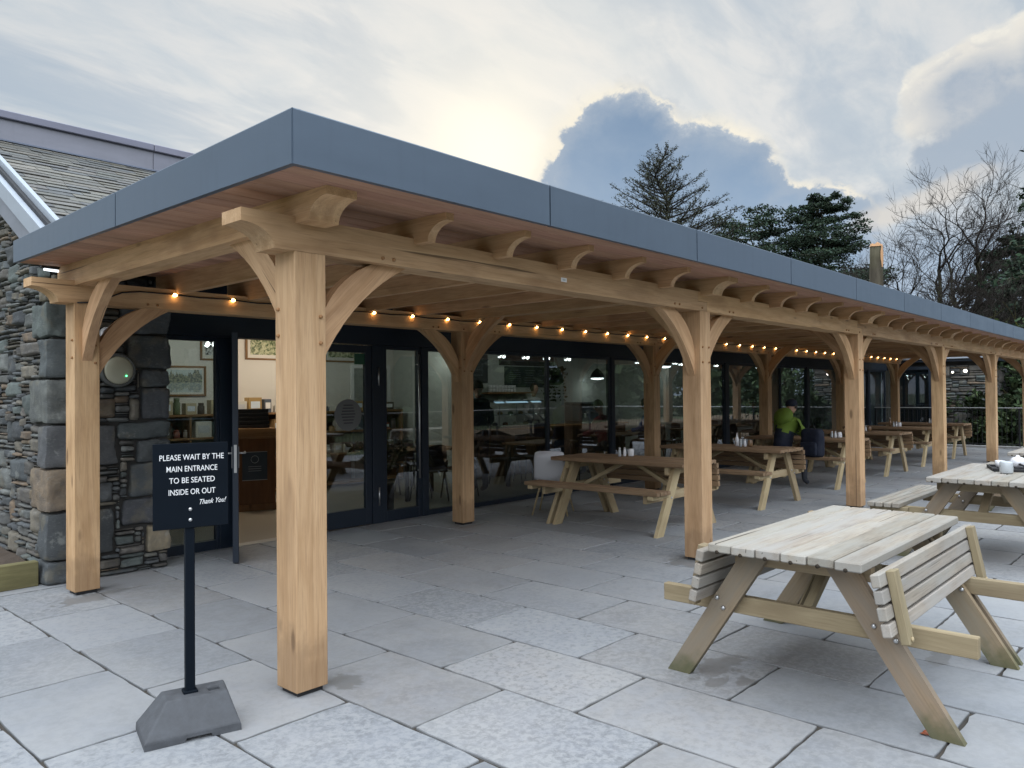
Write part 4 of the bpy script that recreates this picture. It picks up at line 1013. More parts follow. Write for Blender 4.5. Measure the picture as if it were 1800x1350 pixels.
bmx.normal_update(); eds = [e for e in bmx.edges if len(e.link_faces) == 2 and e.calc_face_angle(0) > .3 and all(v.co.z > .02 for v in e.verts)]
bmesh.ops.bevel(bmx, geom=eds, offset=.008, segments=2, profile=.5, affect='EDGES')
bmx.verts.index_update(); mb.add([v.co.copy() for v in bmx.verts], [[v.index for v in f.verts] for f in bmx.faces]); bmx.free()
mb.build('base', RUBB, sg)
PX = -.005
mb = MB(); box(mb, PX-.021, PX+.021, .0, .042, .06, 1.20, 'z', .003); box(mb, PX-.032, PX+.032, -.012, .054, zt_-.004, zt_+.012, b=.004); mb.build('post', SIGNB, sg)
mb = MB(); box(mb, -.168, .168, -.008, -.0005, .942, 1.342, b=.002); bd = mb.build('board', SIGNB, sg)
def lettering(txt, w, h, x, z, parent, shear=0., rot=0.):
    cu = bpy.data.curves.new('lettering', 'FONT'); cu.body = txt; cu.align_x = 'CENTER'; cu.extrude = .0006; cu.shear = shear; cu.offset = .0015; cu.resolution_u = 3
    t_ = bpy.data.objects.new('lettering', cu); col.objects.link(t_); bpy.context.view_layer.update()
    me = bpy.data.meshes.new_from_object(t_.evaluated_get(bpy.context.evaluated_depsgraph_get())); bpy.data.objects.remove(t_); bpy.data.curves.remove(cu)
    xs_ = [v.co.x for v in me.vertices]; ys_ = [v.co.y for v in me.vertices]; sx = w/(max(xs_)-min(xs_)); sy = h/(max(ys_)-min(ys_)); mx_ = (max(xs_)+min(xs_))/2; my_ = min(ys_)
    for v in me.vertices:
        a, b, c_ = (v.co.x-mx_)*sx, (v.co.y-my_)*sy, v.co.z
        a, b = a*math.cos(rot)-b*math.sin(rot), a*math.sin(rot)+b*math.cos(rot); v.co = (x+a, -.0086-c_, z+b)
    ca = me.attributes.new('col', 'FLOAT_COLOR', 'POINT'); ca.data.foreach_set('color', [1.]*(4*len(me.vertices)))
    me.materials.clear(); me.materials.append(WHITE); o = bpy.data.objects.new('lettering', me); col.objects.link(o); o.parent = parent; return o
for txt, w_, z in (('PLEASE WAIT BY THE', .286, 1.263), ('MAIN ENTRANCE', .226, 1.209), ('TO BE SEATED', .203, 1.155), ('INSIDE OR OUT', .208, 1.100)):
    lettering(txt, w_, .0265, .004, z, bd)
lettering('Thank You!', .122, .0235, .098, 1.052, bd, .45, rad(2))
mb = MB()
for z in (1.030, .980): lathe(mb, [(.009, .0075), (.008, .011), (.002, .013)], (PX, 0, z), 12, axis='y')
mb.build('bolt', STEEL, bd)

# ================================================================== PICNIC TABLES
def bolts(mb, pts, d_):
    for p in pts: tube(mb, [V(p), V(p)+V(d_)*.006, V(p)+V(d_)*.011], [.013, .012, .006], 8, c=(.9, .9, .9))
def picnic(mt, ml, mrail, L=1.76, lx=.62, spread=.675, fold=(True, True), np_=6, W=.77, ztop=.78):
    t = empty('picnic_table'); pw = W/np_
    mb = MB()
    for i in range(np_):
        y = -W/2+pw*(i+.5); e = rng.uniform(-.004, .004); dz_ = rng.uniform(-.002, .002)
        box(mb, -L/2+e, L/2+rng.uniform(-.004, .004), y-pw/2+.003, y+pw/2-.003, ztop-.045+dz_, ztop+dz_, 'x', .006, tint(.13, hue=.012))
        for s_ in (-1, 1):                               # dark bored notch in each plank end
            tube(mb, [(s_*(L/2-.02), y+.01, ztop-.040), (s_*(L/2+.0045), y+.01, ztop-.040)], .010, 8, c=(.12, .10, .08))
    mb.build('table_top', mt, t)
    for sx in (-1, 1):
        X0 = sx*lx
        for sy in (-1, 1):
            mb = MB()
            for o_ in ((-.048,) if sx < 0 else (-.048, .048)):
                x = X0+o_; w_ = .135*.5; a = (sy*(spread-w_), sy*(spread+w_)); tp = sy*.20; zt2 = ztop-.046
                poly = [(a[0], 0), (a[1], 0), (tp+sy*w_*1.1, zt2), (tp-sy*w_*1.1, zt2)]
                prism(mb, poly, x-.022, x+.022, 'yz', AX['z'] @ Matrix.Rotation(rad(-35*sy), 3, 'X'), c=tint(.12))
            lg = mb.build('leg', ml, t)
            mb = MB(); zz = (.44, .40); yy = lambda z: sy*(spread+(.20-spread)*z/ztop)
            for s_ in (-1, 1): bolts(mb, [(X0+s_*.0705, yy(.45)+.03, .455), (X0+s_*.0705, yy(.40)-.035, .405)], (s_, 0, 0))
            mb.build('bolt', STEEL, lg)
        mb = MB(); box(mb, X0-.0245, X0+.0245, -.79, .79, .375, .47, 'y', .004, tint(.06)); mb.build('bearer', mrail, t)
        mb = MB(); box(mb, X0-.0245, X0+.0245, -.35, .35, ztop-.135, ztop-.047, 'y', .004, tint(.06))
        bar(mb, (X0-sx*.03, 0, .43), (sx*.10, 0, ztop-.06), .044, .07, (0, 1, 0), c=tint(.1)); mb.build('cross_brace', mrail, t)
    for sy, f in zip((-1, 1), fold):
        b = MB(); qs = []; w_ = .060
        # bench modelled flat, hinge at its inner edge; M swings it up against the table edge
        for i in range(4):
            y = .030+i*.073+w_/2; dz_ = 0
            vs, fs = cbox(L-.02+rng.uniform(-.01, .01), w_, .042, .005); b.add(vs, fs, Matrix.Translation((0, y, dz_+rng.uniform(-.0015, .0015))), c=tint(.13, hue=.012))
        for x in (-lx-.13, lx+.13, ):
            q = MB(); qs.append(q); vs, fs = cbox(.07, .33, .04, .004); q.add(vs, fs, Matrix.Translation((x, .145, -.0415)), AX['y'], c=tint(.08))
            tube(q, [V((x, -.0, -.062)), V((x, -.0, -.070))], .011, 8, c=(1.6, 1.6, 1.6))
        if f: M = Matrix.Translation((0, sy*(W/2+.105), .432)) @ Matrix.Scale(sy, 4, (0, 1, 0)) @ Matrix.Rotation(rad(180-79), 4, 'X')
        else: M = Matrix.Translation((0, sy*.585, .495)) @ Matrix.Scale(sy, 4, (0, 1, 0))
        B2 = MB(); B2.merge(b, M)
        if sy < 0:
            B2.f = [x[::-1] for x in B2.f]
        bo = B2.build('bench', mt, t)
        for q in qs:
            Q2 = MB(); Q2.merge(q, M)
            if sy < 0: Q2.f = [x[::-1] for x in Q2.f]
            Q2.build('batten', mrail, bo)
        bo['label'] = 'slatted bench folded up against the table edge' if f else 'slatted bench folded down for sitting'
    return t
t1 = picnic(TOPG, LEGG, BEAR); t1.location = (2.32, -1.945, 0)
tag(t1, 'nearest weathered grey picnic table with both slatted benches folded up', 'picnic table', 'weathered picnic tables on the open paving')
t2 = picnic(TOPG, LEGG, BEAR, fold=(True, False)); t2.location = (6.36, -1.945, 0)
tag(t2, 'weathered picnic table with a tray of cups and one bench down', 'picnic table', 'weathered picnic tables on the open paving')
t3 = copy_tree(t2); t3.location = (9.98, -1.95, 0); tag(t3, 'weathered picnic table just entering the picture at its right edge', 'picnic table', 'weathered picnic tables on the open paving')
ta = picnic(TOPB, LEGB, LEGB, L=1.85, lx=.70, spread=.60, fold=(True, False)); tl_ = ['first brown picnic table under the pergola, beside the white chair', 'brown picnic table under the pergola with a bottle and jar, behind the second front post', 'brown picnic table under the pergola where the green jacketed person sits', 'brown picnic table under the pergola, fourth along from the entrance', 'brown picnic table under the pergola, fifth along from the entrance', 'farthest brown picnic table under the pergola, nearest the end railing']
TX = [5.65, 8.2, 10.98, 13.42, 15.8, 18.2]
for i, x in enumerate(TX):
    o = ta if i == 0 else copy_tree(ta); o.location = (x, 1.71, 0); o.rotation_euler.z = math.pi/2+rng.uniform(-.01, .01)
    tag(o, tl_[i], 'picnic table', 'brown picnic tables under the pergola')
# small things on the tables
CER = plain('ceramic', (.72, .72, .74), .25, var=.03); CLEAR = plain('shaker_glass', (.45, .48, .5), .15, var=.1); JAMB = plain('brown_jar', (.20, .12, .06), .3)
def on(kind, prof, x, y, z, mt, lab, cat, group=None, cap=None):
    mb = MB(); lathe(mb, prof, n=14); o = mb.build(kind, mt, loc=(x, y, z)); tag(o, lab, cat, group)
    if cap:
        mb = MB(); lathe(mb, cap, n=12); mb.build('cap', STEEL, o)
    return o
SH = [(.018, 0), (.022, .01), (.019, .06), (.014, .085), (.012, .09)]; CP = [(.014, .0905), (.016, .095), (.012, .11), (.003, .113)]
BO = [(.026, 0), (.028, .01), (.028, .10), (.012, .14), (.011, .17)]; BC = [(.012, .171), (.012, .19), (.004, .192)]
JR = [(.035, 0), (.038, .01), (.038, .07), (.032, .08), (.033, .09)]
places = ['first table under the pergola', 'table behind the second front post', "green jacketed person's table", 'fourth table under the pergola', 'fifth table under the pergola', 'farthest table under the pergola']
for i, x in enumerate(TX):
    zt3 = .783; y = (1.86, 1.45, 1.2, 1.5, 1.6, 1.5)[i]; xo = (.18, .05, .1, .1, .0, .0)[i]
    on('salt_shaker', SH, x+xo-.10, y+.06, zt3, CLEAR, 'small clear shaker on the '+places[i]+', left of its pair', 'shaker', 'shakers on the brown tables', CP)
    on('pepper_shaker', SH, x+xo-.05, y+.02, zt3, CER, 'small white shaker on the '+places[i]+', right of its pair', 'shaker', 'shakers on the brown tables', CP)
    on('condiment_jar', JR, x+xo+.03, y-.02, zt3, (CER, JAMB, CER, JAMB, CER, CLEAR)[i], ('white', 'brown', 'white', 'brown', 'white', 'clear')[i]+' round jar on the '+places[i], 'jar', 'jars on the brown tables')
    if i in (1, 3, 4): on('sauce_bottle', BO, x+xo-.01, y+.16, zt3, (None, CER, None, BLACK, JAMB)[i], 'slim '+('', 'white', '', 'black', 'brown')[i]+' bottle on the '+places[i], 'bottle', 'bottles on the brown tables', BC)
# tray of cups on the weathered table
ty = MB(); TZ = .783; box(ty, -.24, .24, -.17, .17, 0, .006, b=.002)
for a in ((-.24, .24, -.17, -.155), (-.24, .24, .155, .17), (-.24, -.225, -.1545, .1545), (.225, .24, -.1545, .1545)): box(ty, a[0], a[1], a[2], a[3], .0062, .028, b=.002)
o = ty.build('tray', BLACK, loc=(6.62, -2.02, TZ)); o.rotation_euler.z = .3; tag(o, 'black serving tray on the weathered table', 'tray')
def cup(x, y, z, lab, r=.042):
    c = on('cup', [(.022, 0), (r, .03), (r*1.05, .075), (r*.95, .074), (.02, .012)], x, y, z, CER, lab, 'cup'); mb = MB(); tube(mb, [(r, 0, .06), (r+.03, 0, .055), (r+.03, 0, .03), (r*.9, 0, .022)], .006, 6); mb.build('handle', CER, c); return c
cup(6.66, -1.93, TZ+.0065, 'white cup standing on the black tray'); 
c2 = on('glass_jar', [(.05, 0), (.056, .01), (.056, .10), (.05, .11), (.045, .1), (.04, .02)], 6.22, -2.06, TZ, CLEAR, 'squat clear glass jar in front of the black tray', 'jar'); mb = MB(); lathe(mb, [(.04, .02), (.044, .07), (.004, .072)], n=12); mb.build('contents', JAMB, c2)
on('teapot', [(.045, 0), (.07, .03), (.072, .07), (.05, .10), (.02, .11), (.012, .125)], 6.78, -2.06, TZ+.0065, CER, 'white teapot at the right of the black tray', 'teapot')
mb = MB(); tube(mb, [(-.09, 0, .012), (0, .01, .02), (.09, 0, .012)], [.008, .012, .006], 8); o = mb.build('spoon', BLACK, loc=(6.70, -2.1, TZ+.03)); o.rotation_euler.z = .4; tag(o, 'dark spoon lying across the black tray', 'spoon')
# white moulded chair by the glass
wc = empty('moulded_chair', (5.66, 2.92, 0), rad(118)); tag(wc, 'white moulded chair with pale wooden legs by the glass', 'chair')
mb = MB(); n_ = 12; prof = [(-.22, .44), (-.12, .425), (.06, .425), (.16, .44), (.205, .50), (.225, .62), (.245, .74), (.255, .83)]; vs = []
for j, (yy, zz) in enumerate(prof):
    for i in range(n_+1):
        s_ = i/n_*2-1; wd = .215-.02*(j/7)**2*(1 if j < 7 else 1.6); cv = .03*s_*s_; vs.append((s_*wd, yy-(cv if j > 3 else 0), zz+(cv if j <= 3 else 0)-(.02*s_**4 if j == 7 else 0)))
mb.add(vs, [[j*(n_+1)+i, j*(n_+1)+i+1, (j+1)*(n_+1)+i+1, (j+1)*(n_+1)+i] for j in range(7) for i in range(n_)], smooth=True)
sh_ = mb.build('shell', plain('chair_white', (.62, .63, .66), .4, var=.03), wc); sm_ = sh_.modifiers.new('thick', 'SOLIDIFY'); sm_.thickness = .012
for sx in (-1, 1):
    for sy in (-1, 1): mb = MB(); tube(mb, [(sx*.23, sy*.23, 0), (sx*.13, sy*.13, .425)], [.011, .016], 8); mb.build('leg', LEGB, wc)

# ================================================================== PEOPLE
def skin(name, pts, edges, radii, mt, parent=None, loc=(0, 0, 0), rz=0., root=0, sub=2):
    me = bpy.data.meshes.new(name); me.from_pydata([tuple(p) for p in pts], edges, []); o = bpy.data.objects.new(name, me); col.objects.link(o)
    sk = o.modifiers.new('skin', 'SKIN'); sk.use_smooth_shade = True
    for i, r in enumerate(radii):
        d_ = me.skin_vertices[0].data[i]; d_.radius = r if isinstance(r, tuple) else (r, r); d_.use_root = (i == root)
    ss = o.modifiers.new('sub', 'SUBSURF'); ss.levels = sub; ss.render_levels = sub
    bpy.context.view_layer.update()
    m2 = bpy.data.meshes.new_from_object(o.evaluated_get(bpy.context.evaluated_depsgraph_get())); m2.name = name
    bpy.data.objects.remove(o); o = bpy.data.objects.new(name, m2); col.objects.link(o)
    m2.materials.clear()
    for q in (mt if isinstance(mt, (list, tuple)) else [mt]): m2.materials.append(q)
    n_ = len(m2.vertices); a = m2.attributes.new('col', 'FLOAT_COLOR', 'POINT'); a.data.foreach_set('color', [1.]*(4*n_))
    a = m2.attributes.new('gr', 'FLOAT_VECTOR', 'POINT'); a.data.foreach_set('vector', [x for v in m2.vertices for x in v.co])
    for p in m2.polygons: p.use_smooth = True
    if parent: o.parent = parent
    o.location = loc; o.rotation_euler.z = rz; return o
SKIN = plain('skin', (.50, .30, .21), .5, var=.08); HAIR = plain('hair', (.035, .025, .02), .7)
def cloth(name, c): return plain(name, c, .85, var=.18, scale=14, bumpy=.2)
NAVY = cloth('navy_cloth', (.006, .010, .024)); LIME = cloth('lime_cloth', (.125, .195, .022)); BLUEC = cloth('blue_cloth', (.02, .10, .32)); REDC = cloth('red_cloth', (.22, .015, .03)); GREYC = cloth('grey_cloth', (.06, .065, .08)); WHTC = cloth('white_cloth', (.5, .5, .5)); TEALC = cloth('teal_cloth', (.03, .09, .11))
def head(parent, p, tilt, hairm, cap=None, rz=0.):
    # head mesh with brow, nose, chin and ears, pulled from a sphere; faces +x before rotation
    bmh = bmesh.new(); bmesh.ops.create_uvsphere(bmh, u_segments=24, v_segments=18, radius=1.)
    for v in bmh.verts:
        x, y, z = v.co; w_ = 1-.22*max(0, -z)**1.4; f = .5+.5*x
        v.co = (x*.098*(1 if x > 0 else .96), y*.076*w_, z*.118)
        if x > .82 and -.35 < z < .15 and abs(y) < .25: v.co.x += .020*(1-abs(y)/.25)*(1-abs(z+.1)/.3 if abs(z+.1) < .3 else 0)
        if x > .4 and z < -.75: v.co.x += .012
        if x > .75 and .08 < z < .25 and .15 < abs(y) < .55: v.co.x -= .008
        if abs(y) > .93 and abs(z) < .35: v.co.y *= 1.13
    mb = MB(); M = Matrix.Translation(p) @ Matrix.Rotation(rz, 4, 'Z') @ Matrix.Rotation(tilt, 4, 'Y')
    bmh.verts.index_update(); mb.add([v.co.copy() for v in bmh.verts], [[v.index for v in f.verts] for f in bmh.faces], M, smooth=True)
    for sy in (-1, 1): lathe(mb, [(.004, -.004), (.011, .002), (.004, .008)], M @ V((.088, sy*.03, .014)), 8, c=(.08, .06, .06), axis='z')
    mb.build('head', SKIN, parent)
    mb = MB(); vs = []
    sel = [v for v in bmh.verts]; hv = {}
    fs = [[v.index for v in f.verts] for f in bmh.faces if all((v.co.x < .055 and v.co.z > -.05-.3*v.co.x) or v.co.z > .075 for v in f.verts) and sum(v.co.x for v in f.verts)/len(f.verts) < .07]
    mb.add([v.co*1.09+V((-.004, 0, .006)) for v in bmh.verts], fs, M, smooth=True); mb.build('hair', hairm, parent); bmh.free()
def fingers(pts, ed, rd_, wrist, i0, d_, side):
    d_ = V(d_).normalized(); s_ = d_.cross(V((0, 0, 1))).normalized()
    b = len(pts); pts.append(V(wrist)+d_*.06); rd_.append((.026, .018)); ed.append((i0, b))
    for k2, (o_, l_) in enumerate(((-.028, .055), (-.010, .066), (.010, .070), (.027, .062))):
        a = len(pts); pts.append(V(wrist)+d_*.085+s_*o_); rd_.append(.0095); ed.append((b, a)); pts.append(pts[a]+d_*l_*.55+V((0, 0, -.010))); rd_.append(.0085); ed.append((a, a+1)); pts.append(pts[a+1]+d_*l_*.4+V((0, 0, -.028))); rd_.append(.007); ed.append((a+1, a+2))
    a = len(pts); pts.append(V(wrist)+d_*.035-s_*side*.035); rd_.append(.011); ed.append((b, a)); pts.append(pts[a]+d_*.04-s_*side*.012+V((0, 0, -.012))); rd_.append(.009); ed.append((a, a+1))
def seated(loc, rz, lab, top, lower=None, cap=None, lean=.18, sh=.47, hairm=HAIR, armx=.42):
    # seated figure facing +x, seat at z = sh
    p = empty('person', loc, rz); tag(p, lab, 'person')
    zs = sh+.09
    P = [(0, 0, zs), (.03, .10, zs), (.44, .12, zs+.0), (.46, .12, .10), (.56, .12, .045), (.03, -.10, zs), (.44, -.12, zs), (.46, -.12, .10), (.56, -.12, .045), (.02, 0, zs+.14)]
    E_ = [(0, 1), (1, 2), (2, 3), (3, 4), (0, 5), (5, 6), (6, 7), (7, 8), (0, 9)]; RR = [(.13, .12), .095, .065, .045, .035, .095, .065, .045, .035, (.12, .15)]
    skin('body', [V(q) for q in P], E_, RR, lower or GREYC, p)
    cx_ = lean*.55
    T = [V((.0, 0, zs+.0)), V((cx_*.35, 0, zs+.20)), V((cx_*.8, 0, zs+.40)), V((cx_*1.1, 0, zs+.54)), V((cx_*1.1-.01, .17, zs+.50)), V((cx_*1.1-.01, -.17, zs+.50)), V((cx_*1.1+.10, .25, zs+.26)), V((cx_*1.1+.10, -.26, zs+.26)), V((armx, .17, zs+.23)), V((armx, -.18, zs+.23)), V((cx_*1.35, 0, zs+.60))]
    TE = [(0, 1), (1, 2), (2, 3), (3, 4), (3, 5), (4, 6), (5, 7), (6, 8), (7, 9), (3, 10)]
    TR = [(.15, .185), (.14, .18), (.145, .19), (.10, .12), .085, .085, .062, .062, .046, .046, (.06, .065)]
    j = skin('jacket', T, TE, TR, top, p)
    for v in j.data.vertices: v.co += v.normal*(mnoise.noise(V((v.co.x*9, v.co.y*9, v.co.z*17)))*.013+mnoise.noise(v.co*30)*.004)
    if isinstance(top, (list, tuple)):
        for f in j.data.polygons:
            c_ = f.center; f.material_index = 1 if (c_.z > zs+.40+.05*math.sin(c_.y*12) or (abs(c_.y) > .17 and c_.z > zs+.14)) else 0
    hp_ = [T[8]]; 
    for i, sy in ((8, 1), (9, -1)):
        pts = [T[i]+V((-.02, 0, 0)), T[i]+V((.03, 0, -.004))]; ed = [(0, 1)]; rr = [.030, (.026, .022)]; fingers(pts, ed, rr, pts[1], 1, (1, -.25*sy, -.12), sy); skin('hand', pts, ed, rr, SKIN, p, sub=1)
    skin('neck', [T[10]-V((0, 0, .04)), T[10]+V((cx_*.2, 0, .10))], [(0, 1)], [.052, .05], SKIN, p, sub=1)
    head(p, V((cx_*1.75+.02, 0, zs+.755)), rad(18), hairm)
    if cap:
        mb = MB(); lathe(mb, [(.088, -.01), (.096, .02), (.085, .075), (.045, .108), (.004, .116)], (cx_*1.75+.012, 0, zs+.765), 18); mb.build('hat', cap, p)
    return p
gp = seated((10.10, 1.76, 0), rad(-12), 'seated person seen from behind in a lime green and navy jacket', [NAVY, LIME], GREYC, cap=NAVY, lean=.30)
# lime hood lying on the shoulders
mb = MB(); bmh = bmesh.new(); bmesh.ops.create_uvsphere(bmh, u_segments=20, v_segments=14, radius=1.)
for v in bmh.verts:
    v.co = V((v.co.x*.125+.075, v.co.y*.165, v.co.z*.135+1.155+.05*v.co.x)); v.co += v.co.normalized()*mnoise.noise(v.co*14)*.014
bmh.verts.index_update(); mb.add([v.co.copy() for v in bmh.verts], [[v.index for v in f.verts] for f in bmh.faces], smooth=True); bmh.free(); mb.build('hood', LIME, gp)
bk = empty('backpack', (10.16, 1.27, .518), rad(-8)); tag(bk, 'dark navy backpack standing on the bench beside the green jacket', 'backpack')
mb = MB(); block(mb, (-.10, -.17, 0), (.11, .17, .45), (1, 1, 1), .07, 10, .5); bk_ = mb.build('bag', NAVY, bk); mb = MB(); block(mb, (-.16, -.13, .03), (-.085, .13, .24), (1, 1, 1), .03, 6, .4); mb.build('pocket', NAVY, bk); mb = MB(); tube(mb, [(0, -.04, .44), (0, -.03, .49), (0, .03, .49), (0, .04, .44)], .010, 6); mb.build('handle', BLACK, bk)
seated((11.55, 5.05, 0), math.pi*.55, 'blue jacketed person seated inside by the third window, seen from behind', BLUEC, NAVY)
seated((9.75, 4.95, 0), math.pi*.5, 'red jacketed person seated inside behind the large window', REDC, GREYC)
seated((16.2, 4.9, 0), math.pi*.5, 'dark teal clothed person seated inside between the far mullions', TEALC, NAVY)
def standing(loc, rz, lab, top, lower):
    p = empty('person', loc, rz); tag(p, lab, 'person')
    P = [(0, 0, .95), (0, .10, .90), (.02, .11, .50), (-.01, .11, .09), (.12, .12, .035), (0, -.10, .90), (.02, -.11, .50), (-.01, -.11, .09), (.12, -.12, .035), (0, 0, 1.05)]
    E_ = [(0, 1), (1, 2), (2, 3), (3, 4), (0, 5), (5, 6), (6, 7), (7, 8), (0, 9)]; skin('body', [V(q) for q in P], E_, [(.12, .13), .10, .068, .05, .035, .10, .068, .05, .035, (.11, .14)], lower, p)
    T = [V((0, 0, .93)), V((0, 0, 1.12)), V((.01, 0, 1.30)), V((.0, 0, 1.45)), V((0, .17, 1.42)), V((0, -.17, 1.42)), V((-.02, .24, 1.14)), V((-.02, -.24, 1.14)), V((.16, .22, .98)), V((.18, -.2, 1.0)), V((.01, 0, 1.50))]
    skin('jacket', T, [(0, 1), (1, 2), (2, 3), (3, 4), (3, 5), (4, 6), (5, 7), (6, 8), (7, 9), (3, 10)], [(.13, .165), (.12, .155), (.125, .17), (.09, .11), .078, .078, .056, .056, .042, .042, .058], top, p)
    for i, sy in ((8, 1), (9, -1)):
        pts = [T[i]+V((-.02, 0, .01)), T[i]+V((.02, 0, -.02))]; ed = [(0, 1)]; rr = [.03, .024]; fingers(pts, ed, rr, pts[1], 1, (.6, 0, -.7), sy); skin('hand', pts, ed, rr, SKIN, p, sub=1)
    skin('neck', [V((.01, 0, 1.49)), V((.02, 0, 1.60))], [(0, 1)], [.052, .05], SKIN, p, sub=1); head(p, V((.03, 0, 1.665)), rad(6), HAIR); return p
standing((6.55, 5.15, 0), math.pi*.45, 'dark coated person standing inside, left of the second back post', GREYC, NAVY)
standing((10.6, 7.5, 0), -math.pi*.5, 'white shirted person standing behind the counter', WHTC, GREYC)

# ================================================================== RAILINGS, FAR WING, PLANTING
RAIL = metal('rail_dark', (.03, .033, .036), .5, .2); RAILT = metal('rail_top', (.62, .63, .64), .35, .5)
def railing(a, b, lab, z=1.07, step=.115, post=1.6):
    a, b = V((*a, 0)), V((*b, 0)); L = (b-a).length; r = empty('railing', tuple(a)); tag(r, lab, 'railing'); d_ = (b-a)/L
    mb = MB(); bar(mb, (0, 0, z), d_*L+V((0, 0, z)), .05, .022, c=(1, 1, 1)); mb.build('top_rail', RAILT, r)
    mb = MB(); bar(mb, (0, 0, .10), d_*L+V((0, 0, .10)), .03, .012); bar(mb, (0, 0, z-.05), d_*L+V((0, 0, z-.05)), .03, .012); mb.build('rail', RAIL, r)
    n_ = int(L/post)
    mb = MB()
    for i in range(n_+1): p = d_*min(L-.02, max(.02, L*i/n_)); bar(mb, p, p+V((0, 0, z-.012)), .045, .045, (0, 1, 0) if abs(d_.x) > .5 else (1, 0, 0))
    mb.build('post', RAIL, r)
    mb = MB(); k2 = step
    while k2 < L: p = d_*k2; tube(mb, [p+V((0, 0, .106)), p+V((0, 0, z-.056))], .0065, 5, cap=False); k2 += step
    mb.build('baluster', RAIL, r)
railing((22.0, 4.0), (22.0, -5.05), 'black metal railing with a pale top rail across the far end of the terrace')
railing((-5.5, -5.05), (21.95, -5.05), 'black metal railing along the open side of the terrace behind the viewer')
mb = MB(); box(mb, 21.9, 22.12, -5.15, 4.05, -.02, .05, b=.01); kb = mb.build('terrace_kerb', plain('kerb', (.42, .42, .41), .7), None); kb['kind'] = 'structure'
wg = empty('stone_outbuilding', (0, 0, 0)); tag(wg, 'rubble stone outbuilding with slate roof and bright wall lights beyond the far railing', 'building')
wg.location = (0, 0, 0)
mb = MB(); rubble(mb, V((24.2, 1.55, -.4)), V((0, 1, 0)), V((-1, 0, 0)), 1.45, 2.72, 31, cell=.045, big=.06, dm=1.4); rubble(mb, V((24.2, 1.55, -.4)), V((1, 0, 0)), V((0, -1, 0)), 3.6, 2.72, 32, cell=.06, dm=1.4); mb.build('stone_wall', STONE, wg)
mb = MB(); box(mb, 24.215, 27.8, 1.565, 4.6, -.5, 2.42, b=.0); mb.build('wall_core', MORT, wg)
mb = MB(); box(mb, 24.12, 24.3, 3.0, 3.08, 0, 2.3, 'z'); box(mb, 24.12, 24.3, 4.4, 4.5, 0, 2.3, 'z'); box(mb, 24.12, 24.3, 3.081, 4.399, 2.2, 2.3); box(mb, 24.12, 24.3, 3.081, 4.399, 0, .1); wf = mb.build('window', FRAME, wg)
mb = MB(); box(mb, 24.19, 24.20, 3.08, 4.4, .1, 2.2, b=.001); mb.build('pane', GLASS, wf)
mb = MB(); box(mb, 23.95, 28.0, 1.30, 4.6, 2.421, 2.60, b=.01); mb.build('eaves_board', FRAME, wg); mb = MB(); box(mb, 23.88, 23.95, 1.25, 4.6, 2.50, 2.58, b=.008); mb.build('gutter', ZINC, wg)
mb = MB()
for r in range(4):
    x0 = 23.92+r*.25
    y = 1.2
    while y < 4.7:
        wd = rng.uniform(.2, .36); z0 = 2.62+r*.17; c = vary(rng.choice(SP), .6, .9); mb.add([(x0, y, z0), (x0, y+wd-.008, z0), (x0+.33, y+wd-.008, z0+.205), (x0+.33, y, z0+.205)], [[0, 3, 2, 1]], c=c); y += wd
mb.build('roof', SLATE, wg)
for (y, z, lb) in ((2.06, 2.13, 'brighter'), (2.40, 2.10, 'dimmer')):
    wl = empty('wall_light', (24.10, y, z)); tag(wl, lb+' lit round lamp on the far stone outbuilding', 'wall lamp'); mb = MB(); lathe(mb, [(.05, -.06), (.06, .0), (.055, .02)], n=12, axis='x'); mb.build('housing', BLACK, wl)
    mb = MB(); lathe(mb, [(.05 if y < 2.2 else .03, .0), (.045 if y < 2.2 else .026, .05), (.01, .06)], (-.03, 0, 0), 12, axis='x'); mb.build('bulb', LAMPW, wl)

